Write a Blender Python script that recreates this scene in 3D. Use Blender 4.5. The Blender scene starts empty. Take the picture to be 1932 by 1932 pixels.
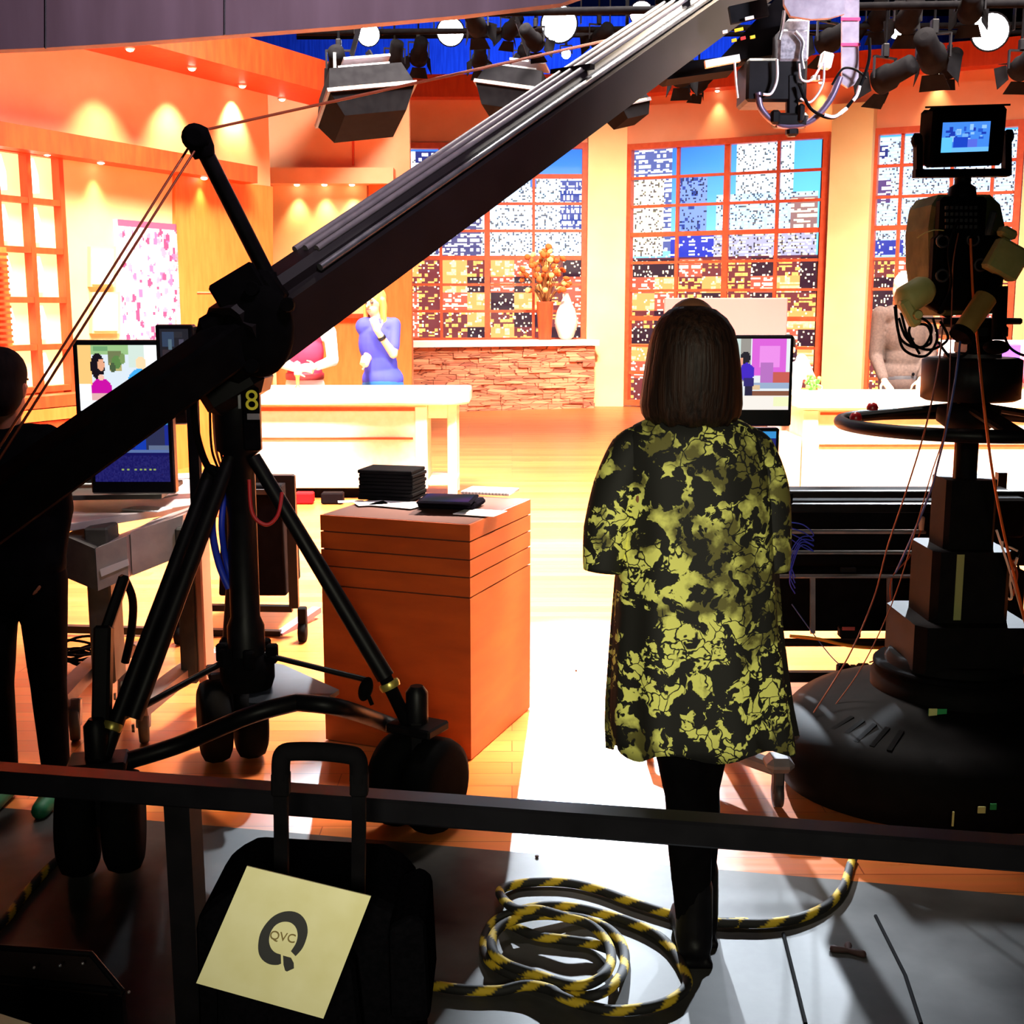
import bpy, math, random
import numpy as np
from mathutils import Vector, Matrix, Euler
V = Vector
random.seed(7)
R = math.radians
SC = bpy.context.scene
COL = SC.collection

# ------------------------------------------------------------------ camera
F, CX, CY, TILT, CH = 2320.0, 966.0, 966.0, R(9.446), 1.6
cd = bpy.data.cameras.new('camera'); cam = bpy.data.objects.new('camera', cd); COL.objects.link(cam)
cd.sensor_width = 36; cd.lens = F / 1932 * 36; cd.clip_start = 0.05; cd.clip_end = 100
cam.location = (0, 0, CH); cam.rotation_euler = (R(90) - TILT, 0, 0)
SC.camera = cam

# ------------------------------------------------------------------ world and exposure
w = bpy.data.worlds.new('world'); SC.world = w; w.use_nodes = True
w.node_tree.nodes['Background'].inputs[0].default_value = (0.55, 0.5, 0.8, 1)
w.node_tree.nodes['Background'].inputs[1].default_value = 0.010
SC.view_settings.view_transform = 'Standard'; SC.view_settings.look = 'None'
SC.view_settings.gamma = 1; SC.view_settings.exposure = 0.0; SC.view_settings.use_curve_mapping = False

def lin(c):
    return tuple(((v / 255) / 12.92 if v / 255 <= 0.04045 else ((v / 255 + 0.055) / 1.055) ** 2.4) for v in c)

def ray(px, py):
    x, y = (px - CX) / F, (CY - py) / F
    c, s = math.cos(TILT), math.sin(TILT)
    return V((x, c + y * s, -s + y * c))
def at(px, py, Y):
    d = ray(px, py); t = Y / d.y
    return V((d.x * t, Y, CH + d.z * t))
def pl(px, py, z=0.0):
    d = ray(px, py); t = (z - CH) / d.z
    return V((d.x * t, d.y * t, z))
class VP:                                       # a vertical plane through two ground points
    def __init__(s, p, q):
        s.p, s.q = V((p[0], p[1], 0)), V((q[0], q[1], 0))
        s.u = (s.q - s.p).normalized(); s.n = V((s.u.y, -s.u.x, 0))
        if s.n.y > 0: s.n = -s.n                # faces the camera
    def hit(s, px, py, off=0.0):
        d = ray(px, py); c = V((0, 0, CH)); p = s.p + s.n * off
        return c + d * ((p - c).dot(s.n) / d.dot(s.n))
def vy(Y): return VP((-1, Y), (1, Y))

def area(name, loc, target, size, energy, col, sy=None, spread=180):
    l = bpy.data.lights.new(name, 'AREA'); l.energy = energy; l.color = col; l.size = size
    l.shape = 'RECTANGLE'; l.size_y = sy or size; l.spread = R(spread)
    o = bpy.data.objects.new(name, l); COL.objects.link(o); o.location = loc
    o.rotation_euler = (V(target) - V(loc)).to_track_quat('-Z', 'Y').to_euler(); return o
def spot(name, loc, target, energy, col, ang, blend=0.3, r=0.05):
    l = bpy.data.lights.new(name, 'SPOT'); l.energy = energy; l.color = col
    l.spot_size = R(ang); l.spot_blend = blend; l.shadow_soft_size = r
    o = bpy.data.objects.new(name, l); COL.objects.link(o); o.location = loc
    o.rotation_euler = (V(target) - V(loc)).to_track_quat('-Z', 'Y').to_euler(); return o

# studio grid light over the set (all hang above the frame)
WARM = (1.0, 0.86, 0.72)
area('grid_light', (-1.6, 9.0, 7.6), (-1.6, 11.0, 0.6), 2.0, 800, WARM, 1.6, 95)
area('grid_light', (3.2, 8.8, 7.6), (3.2, 10.5, 0.6), 2.0, 800, WARM, 1.6, 95)
area('grid_light', (1.0, 11.8, 7.7), (1.4, 20.4, 1.0), 2.0, 170, (1.0, 0.86, 0.72), 1.2, 36)
area('grid_light', (-0.6, 16.2, 6.6), (-0.9, 19.2, 0.7), 1.0, 45, (1.0, 0.9, 0.8), 0.8, 50)
area('grid_light', (5.0, 10.6, 7.7), (5.6, 18.4, 0.9), 2.0, 120, (1.0, 0.86, 0.72), 1.2, 36)
area('grid_light', (-0.6, 10.4, 7.4), (-4.2, 13.0, 1.6), 1.6, 140, (1.0, 0.88, 0.76), 1.2, 110)
area('grid_light', (0.6, 7.8, 7.4), (0.6, 7.4, 0.0), 1.6, 1350, (1.0, 0.92, 0.84), 1.6, 56)
spot('blue_glare_spot', (2.2, 22.0, 6.9), (1.2, 29.8, 6.0), 5000, (0.10, 0.34, 1.0), 110, 1.0, 0.2)  # added blue lamp, imitates lens glare on the far wall
area('grid_light', (-0.9, 5.6, 7.7), (-1.2, 10.3, 0.3), 1.4, 430, (1.0, 0.93, 0.84), 1.0, 50)
area('grid_light', (3.6, 5.4, 7.7), (3.6, 9.8, 0.3), 1.4, 430, (1.0, 0.93, 0.84), 1.0, 50)
area('grid_light', (3.4, 6.8, 6.4), (0.0, 5.0, 0.6), 0.5, 70, (1.0, 0.80, 0.6), 0.5, 16)
# the five hard back lights that can be seen burning in the photo
LAMPS = [(695, 65, 12.4), (850, 60, 12.6), (1055, 45, 12.0), (1210, 25, 12.2), (1868, 60, 11.6)]
AIMS = [tuple(pl(560, 1600)), (-0.6, 6.5, 0), (0.40, 4.2, 0), (0.60, 3.2, 0), (0.85, 2.7, 0)]
CONE = [3.6, 26, 16, 7, 8]
POW = [2600, 500, 10000, 900, 7000]
for (px, py, Y), a, e, cn_ in zip(LAMPS, AIMS, POW, CONE):
    p = at(px, py, Y); d = (V(a) - p).normalized()
    spot('back_light', p + d * 0.26, a, e, (0.80, 0.90, 1.0), cn_, 0.25, 0.07)
# faint added fill behind the viewer, standing in for ambient light
area('front_fill', (0.0, -1.2, 1.9), (0.1, 2.2, 1.05), 0.6, 5.6, (1.0, 0.97, 0.74), None, 42)

# ------------------------------------------------------------------ materials
MATS = {}
def mat(name, rgb, rough=0.5, metal=0.0, emit=0.0, spec=0.5, sheen=0, alpha=1):
    if name in MATS: return MATS[name]
    m = bpy.data.materials.new(name); m.use_nodes = True
    b = m.node_tree.nodes['Principled BSDF']; c = lin(rgb) + (1,)
    b.inputs['Base Color'].default_value = c; b.inputs['Roughness'].default_value = rough
    b.inputs['Metallic'].default_value = metal; b.inputs['Specular IOR Level'].default_value = spec
    if emit: b.inputs['Emission Color'].default_value = c; b.inputs['Emission Strength'].default_value = emit
    if alpha < 1: b.inputs['Alpha'].default_value = alpha
    MATS[name] = m; return m
def nd(m, typ, **kw):
    n = m.node_tree.nodes.new(typ)
    for k, v in kw.items(): setattr(n, k, v)
    return n
def noisy(name, c1, c2, scale=(3, 3, 3), rough=0.5, detail=4, lo=0.35, hi=0.65, bump=0.0, spec=0.5, rvar=0.0, mscale=6):
    """two colours mixed by stretched noise, e.g. wood grain or stained concrete"""
    if name in MATS: return MATS[name]
    m = mat(name, c1, rough, spec=spec); t = m.node_tree; L = t.links; b = t.nodes['Principled BSDF']
    tc = nd(m, 'ShaderNodeTexCoord'); mp = nd(m, 'ShaderNodeMapping'); mp.inputs['Scale'].default_value = scale
    no = nd(m, 'ShaderNodeTexNoise'); no.inputs['Scale'].default_value = mscale; no.inputs['Detail'].default_value = detail
    cr = nd(m, 'ShaderNodeValToRGB'); e = cr.color_ramp.elements
    e[0].position, e[1].position = lo, hi; e[0].color = lin(c1) + (1,); e[1].color = lin(c2) + (1,)
    L.new(tc.outputs['Object'], mp.inputs['Vector']); L.new(mp.outputs[0], no.inputs['Vector'])
    L.new(no.outputs['Fac'], cr.inputs['Fac']); L.new(cr.outputs['Color'], b.inputs['Base Color'])
    if rvar:
        mr = nd(m, 'ShaderNodeMapRange'); mr.inputs['To Min'].default_value = rough - rvar; mr.inputs['To Max'].default_value = rough + rvar
        L.new(no.outputs['Fac'], mr.inputs['Value']); L.new(mr.outputs[0], b.inputs['Roughness'])
    if bump:
        bp = nd(m, 'ShaderNodeBump'); bp.inputs['Strength'].default_value = bump; bp.inputs['Distance'].default_value = 0.01
        L.new(no.outputs['Fac'], bp.inputs['Height']); L.new(bp.outputs[0], b.inputs['Normal'])
    return m
BLACK = noisy('black_metal', (9, 8, 11), (15, 13, 17), rough=0.45, spec=0.16, rvar=0.08)
BLKM = noisy('black_matt', (6, 5, 7), (11, 10, 12), rough=0.9, spec=0.04)
RUB = noisy('rubber', (8, 8, 10), (13, 13, 14), rough=0.8, spec=0.05)
GLOSS = mat('black_gloss', (14, 14, 19), 0.22, spec=0.6)
GREY = noisy('grey_paint', (112, 106, 112), (128, 120, 124), rough=0.5)
STEEL = noisy('steel', (150, 150, 158), (180, 180, 186), rough=0.3); STEEL.node_tree.nodes['Principled BSDF'].inputs['Metallic'].default_value = 0.8
DGREY = noisy('dark_grey', (48, 46, 52), (60, 57, 62), rough=0.5)
WHITE = mat('white_paint', (246, 240, 228), 0.5)
CREAMC = noisy('counter_cream', (250, 238, 214), (246, 230, 202), rough=0.35)
PAPER = mat('paper', (238, 232, 235), 0.7)
PEACH = noisy('peach_wall', (244, 172, 132), (240, 164, 122), scale=(.4, .4, .4), rough=0.75)
CREAM = noisy('cream_wall', (250, 204, 146), (248, 196, 138), scale=(.4, .4, .4), rough=0.75)
PILL = noisy('pillar_paint', (254, 224, 162), (252, 218, 154), scale=(.4, .4, .4), rough=0.75)
ORWOOD = noisy('orange_gap_shade', (200, 62, 26), (212, 76, 32), scale=(3, 3, .5), rough=0.45)
AMBER = noisy('amber_wood', (234, 114, 46), (240, 128, 58), scale=(3, 3, .5), rough=0.5)
REDW = noisy('redwood_frame', (206, 78, 40), (218, 92, 50), scale=(2, 2, 2), rough=0.5)
PEACHL = noisy('peach_wall_left', (246, 186, 146), (243, 176, 134), scale=(.4, .4, .4), rough=0.75)
SKIN = mat('skin', (224, 160, 118), 0.5); SKINR = mat('skin_light', (240, 176, 136), 0.5)
CREAMCARD = noisy('card_cream', (226, 219, 172), (218, 210, 156), rough=0.6)

# ------------------------------------------------------------------ mesh builder
def top(o):
    while o.parent: o = o.parent
    return o
class MB:
    def __init__(s): s.v = []; s.f = []; s.sm = []
    def add(s, vs, fs, smooth=False):
        n = len(s.v); s.v += [V(p) for p in vs]; s.f += [tuple(i + n for i in f) for f in fs]; s.sm += [smooth] * len(fs); return s
    def box(s, c, size, rot=None, bev=0.0):
        c = V(c); h = V(size) / 2; m = (rot if isinstance(rot, Matrix) else Euler(rot or (0, 0, 0)).to_matrix())
        if bev <= 0:
            vs = [c + m @ V((x * h.x, y * h.y, z * h.z)) for x in (-1, 1) for y in (-1, 1) for z in (-1, 1)]
            return s.add(vs, [(0, 1, 3, 2), (4, 6, 7, 5), (0, 4, 5, 1), (2, 3, 7, 6), (0, 2, 6, 4), (1, 5, 7, 3)])
        b = min(bev, h.x * .95, h.y * .95, h.z * .95); vs = []
        idx = {}
        for x in (-1, 1):
            for y in (-1, 1):
                for z in (-1, 1):
                    for k in range(3):
                        q = [x * (h.x - b), y * (h.y - b), z * (h.z - b)]
                        q[k] = (x, y, z)[k] * h[k]; idx[(x, y, z, k)] = len(vs); vs.append(c + m @ V(q))
        fs = []
        for k in range(3):
            a, d = [(1, 2), (0, 2), (0, 1)][k]
            for sg in (-1, 1):
                q = []
                for (i, j) in ((-1, -1), (1, -1), (1, 1), (-1, 1)):
                    t = [0, 0, 0]; t[k] = sg; t[a] = i; t[d] = j; q.append(idx[tuple(t) + (k,)])
                fs.append(tuple(q))
        for k in range(3):
            a, d = [(1, 2), (0, 2), (0, 1)][k]
            for i in (-1, 1):
                for j in (-1, 1):
                    q = []
                    for (sg, kk) in ((-1, a), (1, a), (1, d), (-1, d)):
                        t = [0, 0, 0]; t[k] = sg; t[a] = i; t[d] = j; q.append(idx[tuple(t) + (kk,)])
                    fs.append(tuple(q))
        for x in (-1, 1):
            for y in (-1, 1):
                for z in (-1, 1): fs.append(tuple(idx[(x, y, z, k)] for k in range(3)))
        return s.add(vs, fs)
    def bar(s, p0, p1, w_, h_, up=(0, 0, 1), bev=0.0):
        p0, p1 = V(p0), V(p1); d = p1 - p0; y = d.normalized(); x = y.cross(V(up))
        if x.length < 1e-4: x = V((1, 0, 0))
        x.normalize(); z = x.cross(y)
        m = Matrix((x, y, z)).transposed()
        return s.box((p0 + p1) / 2, (w_, d.length, h_), m, bev)
    def tube(s, pts, r, n=10, closed=False, caps=True):
        pts = [V(p) for p in pts]; k = len(pts); rs = r if isinstance(r, (list, tuple)) else [r] * k
        prev = None; vs = []
        for i, p in enumerate(pts):
            if closed: t = pts[(i + 1) % k] - pts[i - 1]
            else: t = pts[min(i + 1, k - 1)] - pts[max(i - 1, 0)]
            t = t.normalized() if t.length > 1e-9 else V((0, 0, 1))
            if prev is None:
                a = V((0, 0, 1)) if abs(t.z) < .9 else V((1, 0, 0)); x = t.cross(a).normalized()
            else:
                x = prev - t * prev.dot(t); x = x.normalized() if x.length > 1e-6 else t.orthogonal().normalized()
            prev = x; y = t.cross(x)
            for j in range(n):
                a = 2 * math.pi * j / n; vs.append(p + (x * math.cos(a) + y * math.sin(a)) * rs[i])
        fs = []
        for i in range(k if closed else k - 1):
            i2 = (i + 1) % k
            for j in range(n): fs.append((i * n + j, i * n + (j + 1) % n, i2 * n + (j + 1) % n, i2 * n + j))
        s.add(vs, fs, True)
        if caps and not closed:
            s.add(vs[:n], [tuple(reversed(range(n)))]); s.add(vs[-n:], [tuple(range(n))])
        return s
    def cap(s, p0, p1, r0, r1=None, n=12):            # closed capsule, for remeshed figures
        r1 = r0 if r1 is None else r1; p0, p1 = V(p0), V(p1); d = (p1 - p0)
        L = d.length; d = d.normalized() if L > 1e-6 else V((0, 0, 1)); pts, rs = [], []
        for a in (80, 55, 28): pts.append(p0 - d * r0 * math.sin(R(a))); rs.append(r0 * math.cos(R(a)))
        pts += [p0, p1]; rs += [r0, r1]
        for a in (28, 55, 80): pts.append(p1 + d * r1 * math.sin(R(a))); rs.append(r1 * math.cos(R(a)))
        return s.tube(pts, rs, n)
    def ell(s, c, r, rot=None, nu=18, nv=12):
        c = V(c); r = V(r) if not isinstance(r, (int, float)) else V((r, r, r)); m = Euler(rot or (0, 0, 0)).to_matrix(); vs = [c + m @ V((0, 0, r.z))]
        for i in range(1, nv):
            a = math.pi * i / nv
            for j in range(nu):
                b = 2 * math.pi * j / nu; vs.append(c + m @ V((r.x * math.sin(a) * math.cos(b), r.y * math.sin(a) * math.sin(b), r.z * math.cos(a))))
        vs.append(c + m @ V((0, 0, -r.z))); fs = []
        for j in range(nu): fs.append((0, 1 + j, 1 + (j + 1) % nu))
        for i in range(nv - 2):
            for j in range(nu): a = 1 + i * nu; fs.append((a + j, a + nu + j, a + nu + (j + 1) % nu, a + (j + 1) % nu))
        l = len(vs) - 1; a = 1 + (nv - 2) * nu
        for j in range(nu): fs.append((l, a + (j + 1) % nu, a + j))
        return s.add(vs, fs, True)
    def loft(s, rings, n=28, caps=True, power=2.0, smooth=True):   # rings: (cx, cy, z, rx, ry)
        vs = []
        for (x, y, z, rx, ry) in rings:
            for j in range(n):
                a = 2 * math.pi * j / n; c, d = math.cos(a), math.sin(a)
                e = 2.0 / power
                vs.append(V((x + rx * math.copysign(abs(c) ** e, c), y + ry * math.copysign(abs(d) ** e, d), z)))
        fs = []
        for i in range(len(rings) - 1):
            for j in range(n): fs.append((i * n + j, i * n + (j + 1) % n, (i + 1) * n + (j + 1) % n, (i + 1) * n + j))
        s.add(vs, fs, smooth)
        if caps: s.add(vs[:n], [tuple(reversed(range(n)))]); s.add(vs[-n:], [tuple(range(n))])
        return s
    def lathe(s, c, prof, n=32, axis=(0, 0, 1), smooth=True):  # prof: (r, h) along axis from c
        c = V(c); ax = V(axis).normalized(); x = ax.orthogonal().normalized(); y = ax.cross(x); vs = []
        for (r, h) in prof:
            for j in range(n):
                a = 2 * math.pi * j / n; vs.append(c + ax * h + (x * math.cos(a) + y * math.sin(a)) * max(r, 1e-4))
        fs = []
        for i in range(len(prof) - 1):
            for j in range(n): fs.append((i * n + j, i * n + (j + 1) % n, (i + 1) * n + (j + 1) % n, (i + 1) * n + j))
        s.add(vs, fs, smooth)
        s.add(vs[:n], [tuple(reversed(range(n)))]); s.add(vs[-n:], [tuple(range(n))]); return s
    def prism(s, pts, d):                              # polygon of world points pushed along d
        pts = [V(p) for p in pts]; n = len(pts); d = V(d)
        fs = [tuple(range(n)), tuple(reversed(range(n, 2 * n)))]
        fs += [(i, n + i, n + (i + 1) % n, (i + 1) % n) for i in range(n)]
        return s.add(pts + [p + d for p in pts], fs)
    def build(s, name, m, parent=None, remesh=0, bevel=0, smooth=0, sub=0):
        o0 = top(parent).location if parent else V((0, 0, 0))
        me = bpy.data.meshes.new(name); me.from_pydata([tuple(p - o0) for p in s.v], [], s.f)
        me.polygons.foreach_set('use_smooth', s.sm); me.materials.append(m); me.update()
        import bmesh
        bm = bmesh.new(); bm.from_mesh(me); bmesh.ops.recalc_face_normals(bm, faces=bm.faces); bm.to_mesh(me); bm.free()
        o = bpy.data.objects.new(name, me); COL.objects.link(o)
        if parent: o.parent = parent
        if remesh:
            q = o.modifiers.new('remesh', 'REMESH'); q.mode = 'VOXEL'; q.voxel_size = remesh; q.use_smooth_shade = True
            if smooth: q = o.modifiers.new('smooth', 'SMOOTH'); q.iterations = smooth; q.factor = 0.5
        if bevel: q = o.modifiers.new('bevel', 'BEVEL'); q.width = bevel; q.segments = 2; q.limit_method = 'ANGLE'
        if sub: q = o.modifiers.new('sub', 'SUBSURF'); q.levels = sub; q.render_levels = sub
        return o
def tag(o, label=None, cat=None, group=None, kind=None):
    if label: o['label'] = label
    if cat: o['category'] = cat
    if group: o['group'] = group
    if kind: o['kind'] = kind
    return o
def thing(name, loc, label, cat, group=None):
    o = bpy.data.objects.new(name, None); COL.objects.link(o); o.empty_display_size = 0.1
    o.location = loc; return tag(o, label, cat, group)
def struct(o): o['kind'] = 'structure'; return o
def slab(plane, pts, t, name, m, parent=None, off=0.0, bevel=0):   # outline on a plane, thickness t away from the viewer
    b = MB(); b.prism([plane.hit(x, y, off) for x, y in pts], -plane.n * t)
    return b.build(name, m, parent, bevel=bevel)
def rect(x0, y0, x1, y1): return [(x0, y0), (x1, y0), (x1, y1), (x0, y1)]

def curve(pts, n=8, closed=False):                     # Catmull-Rom through points
    pts = [V(p) for p in pts]; k = len(pts); out = []
    for i in range(k if closed else k - 1):
        g = lambda j: pts[j % k] if closed else pts[max(0, min(k - 1, j))]
        a, b, c, d = g(i - 1), g(i), g(i + 1), g(i + 2)
        for j in range(n):
            t = j / n
            out.append(0.5 * ((2 * b) + (c - a) * t + (2 * a - 5 * b + 4 * c - d) * t * t + (3 * b - a - 3 * c + d) * t ** 3))
    if not closed: out.append(pts[-1])
    return out

def picture(name, TL, TR, BL, arr, emit, parent=None, rough=0.4, backing=None):
    """flat picture: a fine grid whose cells carry the printed or displayed colours (arr: rows from the top, sRGB 0-255)"""
    ny, nx = arr.shape[:2]; TL, TR, BL = V(TL), V(TR), V(BL); o0 = top(parent).location if parent else V((0, 0, 0))
    gu, gv = np.meshgrid(np.linspace(0, 1, nx + 1), np.linspace(0, 1, ny + 1))
    P = (np.array(TL - o0)[None, None] + gu[..., None] * np.array(TR - TL) + gv[..., None] * np.array(BL - TL)).reshape(-1, 3)
    i = np.arange(ny * nx); r, c = i // nx, i % nx; a = r * (nx + 1) + c
    Fc = np.stack([a, a + nx + 1, a + nx + 2, a + 1], 1)
    me = bpy.data.meshes.new(name); me.from_pydata(P.tolist(), [], Fc.tolist()); me.update()
    at_ = me.attributes.new('paint', 'FLOAT_COLOR', 'FACE')
    s = arr.reshape(-1, 3) / 255.0; s = np.where(s <= 0.04045, s / 12.92, ((s + 0.055) / 1.055) ** 2.4)
    at_.data.foreach_set('color', np.concatenate([s, np.ones((len(s), 1))], 1).astype(np.float32).ravel())
    key = 'picture_%.2f' % emit
    if key not in MATS:
        m = mat(key, (10, 10, 10), rough); t = m.node_tree; b = t.nodes['Principled BSDF']
        an = nd(m, 'ShaderNodeAttribute', attribute_name='paint')
        if emit:
            t.links.new(an.outputs['Color'], b.inputs['Emission Color']); b.inputs['Emission Strength'].default_value = emit
        else: t.links.new(an.outputs['Color'], b.inputs['Base Color'])
    me.materials.append(MATS[key])
    o = bpy.data.objects.new(name, me); COL.objects.link(o)
    if parent: o.parent = parent
    return o
def text(name, body, c, ux, uy, size, m, parent):
    cu = bpy.data.curves.new(name, 'FONT'); cu.body = body; cu.size = size; cu.align_x = 'CENTER'; cu.align_y = 'CENTER'; cu.extrude = 0.0004
    t = bpy.data.objects.new(name, cu); COL.objects.link(t)
    bpy.context.view_layer.update()
    me = bpy.data.meshes.new_from_object(t.evaluated_get(bpy.context.evaluated_depsgraph_get()))
    bpy.data.objects.remove(t)
    ux, uy = V(ux).normalized(), V(uy).normalized(); uz = ux.cross(uy)
    o0 = top(parent).location
    for v in me.vertices: v.co = V(c) - o0 + ux * v.co.x + uy * v.co.y + uz * v.co.z
    me.materials.clear(); me.materials.append(m)
    o = bpy.data.objects.new(name, me); COL.objects.link(o); o.parent = parent; return o
def fix_part(o, root): o.parent = root; return o
# =================================================================== STRUCTURE
def floor_poly(pts, z, th, name, m):
    b = MB(); b.prism([V((p[0], p[1], z)) for p in pts], V((0, 0, -th))); return struct(b.build(name, m))
# wooden floor: long boards running across the view
WF = mat('floor_boards', (208, 110, 52), 0.28, spec=0.5)
def _wf(m):
    t = m.node_tree; L = t.links; b = t.nodes['Principled BSDF']; tc = nd(m, 'ShaderNodeTexCoord')
    br = nd(m, 'ShaderNodeTexBrick'); br.inputs['Scale'].default_value = 1.0; br.inputs['Brick Width'].default_value = 1.6
    br.inputs['Row Height'].default_value = 0.11; br.inputs['Mortar Size'].default_value = 0.002; br.offset = 0.37
    br.inputs['Color1'].default_value = lin((222, 128, 64)) + (1,); br.inputs['Color2'].default_value = lin((200, 100, 44)) + (1,)
    br.inputs['Mortar'].default_value = lin((150, 66, 28)) + (1,)
    mp = nd(m, 'ShaderNodeMapping'); mp.inputs['Scale'].default_value = (0.8, 14, 1)
    no = nd(m, 'ShaderNodeTexNoise'); no.inputs['Scale'].default_value = 2.5; no.inputs['Detail'].default_value = 6
    mx = nd(m, 'ShaderNodeMix', data_type='RGBA', blend_type='MULTIPLY'); mx.inputs[0].default_value = 0.35
    L.new(tc.outputs['Object'], br.inputs['Vector']); L.new(tc.outputs['Object'], mp.inputs['Vector']); L.new(mp.outputs[0], no.inputs['Vector'])
    L.new(br.outputs['Color'], mx.inputs[6]); L.new(no.outputs['Color'], mx.inputs[7]); L.new(mx.outputs[2], b.inputs['Base Color'])
    mr = nd(m, 'ShaderNodeMapRange'); mr.inputs['To Min'].default_value = 0.22; mr.inputs['To Max'].default_value = 0.40
    L.new(no.outputs['Fac'], mr.inputs['Value']); L.new(mr.outputs[0], b.inputs['Roughness'])
_wf(WF)
BA, BB = pl(250, 1545), pl(1932, 1690)
dv = (BB - BA).normalized(); BA2, BB2 = BA - dv * 8, BB + dv * 6
floor_poly([BA2, BB2, (9, 30), (-9, 30)], 0.0, 0.1, 'floor', WF)
CONC = noisy('stained_concrete', (22, 19, 18), (88, 86, 84), scale=(1, 1, 1), rough=0.5, spec=0.16, detail=10, lo=0.3, hi=0.72, bump=0.15, rvar=0.14, mscale=2.6)
floor_poly([(BA2.x, -3), (BB2.x, -3), BB2, BA2], -0.0, 0.1, 'floor', CONC)
# two wide painted seams in the concrete, seen as dark joints right of the boots
for k, pts in enumerate([[(1478, 1762), (1500, 1850), (1520, 1932)], [(1652, 1728), (1708, 1840), (1738, 1932)]]):
    b = MB(); b.tube([pl(x, y, 0.001) + V((0, 0, 0)) for x, y in pts], 0.005, 6); struct(b.build('trim_%d' % (20 + k), BLKM))

# left set wall
WL = VP(at(0, 275, 10.6).to_2d(), at(515, 345, 13.9).to_2d())
LA, LB = WL.hit(-420, 500), WL.hit(515, 500)
def wallbox(p, q, z0, z1, th, name, m, side=1):
    p, q = V((p[0], p[1], 0)), V((q[0], q[1], 0)); u = (q - p).normalized(); n = V((u.y, -u.x, 0))
    if n.y > 0: n = -n
    b = MB(); b.prism([p + V((0, 0, z0)), q + V((0, 0, z0)), q + V((0, 0, z1)), p + V((0, 0, z1))], -n * th * side)
    return struct(b.build(name, m))
wallbox(LA, LB, 0, 4.19, 0.15, 'wall_left', PEACHL)
S = lambda *a, **k: struct(slab(WL, *a, **k))
S([(-60, 218), (486, 314), (486, 346), (-60, 266)], 0.34, 'trim_1', ORWOOD, off=0.30)
S([(114, 296), (331, 330), (331, 900), (150, 900)], 0.05, 'trim_2', CREAM, off=0.06)
S([(331, 330), (515, 352), (515, 905), (331, 905)], 0.08, 'trim_3', AMBER, off=0.10)
# soffit along the top of the left wall with its lit fascia
sp = WL.hit(60, 60).to_2d(); sq = WL.hit(600, 195).to_2d()
b = MB(); n0 = WL.n; a0 = V((LA.x, LA.y, 0)); a1 = a0 + WL.u * ((LB - LA).length + 1.6)
b.prism([a0 + V((0, 0, 3.87)), a1 + V((0, 0, 3.87)), a1 + n0 * .66 + V((0, 0, 3.87)), a0 + n0 * .66 + V((0, 0, 3.87))], V((0, 0, 0.32)))
struct(b.build('trim_4', ORWOOD))
# middle wall beyond the left counter
YM = 15.2; WM = vy(YM)
m0, m1 = at(470, 500, YM), at(776, 500, YM)
wallbox(m0, m1, 0, 4.19, 0.15, 'wall_middle', PEACHL)
SM = lambda *a, **k: struct(slab(WM, *a, **k))
SM(rect(486, 316, 742, 346), 0.3, 'trim_5', PEACHL, off=0.28)
SM(rect(515, 346, 692, 592), 0.05, 'trim_6', CREAM, off=0.05)
SM(rect(515, 592, 700, 600), 0.12, 'trim_7', ORWOOD, off=0.12)
SM(rect(515, 600, 704, 790), 0.05, 'trim_8', AMBER, off=0.05)
SM(rect(696, 346, 777, 790), 0.10, 'trim_9', AMBER, off=0.12)
SM(rect(664, 240, 668, 312), 0.03, 'trim_19', ORWOOD, off=0.03)

# window wall: straight behind the stone shelf, then swinging nearer to the right
YB = 20.4; W1 = vy(YB)
K = at(1140, 700, YB); K2 = at(1990, 700, 17.3)
W2 = VP(K.to_2d(), K2.to_2d())
j0 = at(640, 500, YB)
ztop = 5.2
def zof(plane, px, py): return plane.hit(px, py).z
zw1 = zof(W1, 920, 270); zw2 = zof(W2, 1360, 262)
def seg(plane, x0, x1, z0, z1, th, name, m, off=0.0):
    a, c = plane.hit(x0, 700, off), plane.hit(x1, 700, off)
    b = MB(); b.prism([V((a.x, a.y, z0)), V((c.x, c.y, z0)), V((c.x, c.y, z1)), V((a.x, a.y, z1))], -plane.n * th)
    return struct(b.build(name, m))
seg(W1, 640, 1141, zw1, ztop, 0.2, 'wall_back', PEACH)
seg(W2, 1140, 2150, zw2, ztop, 0.2, 'wall_back', PEACH)
seg(W1, 640, 742, 0, zw1, 0.2, 'wall_back', PEACH)
seg(W1, 742, 1106, 0, 1.0, 0.2, 'wall_back', PEACH)
seg(W1, 1106, 1177, 0, zw1 + .35, 0.45, 'trim_10', PILL, off=0.25)
seg(W2, 1550, 1626, 0, zw2 + .35, 0.45, 'trim_11', PILL, off=0.25)
seg(W2, 1906, 2150, 0, zw2 + .2, 0.3, 'trim_12', PILL, off=0.08)
seg(W1, 600, 1141, 4.86, 5.2, 0.5, 'trim_13', ORWOOD, off=0.30)
seg(W2, 1139, 2150, 4.86, 5.2, 0.5, 'trim_14', ORWOOD, off=0.30)

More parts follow.
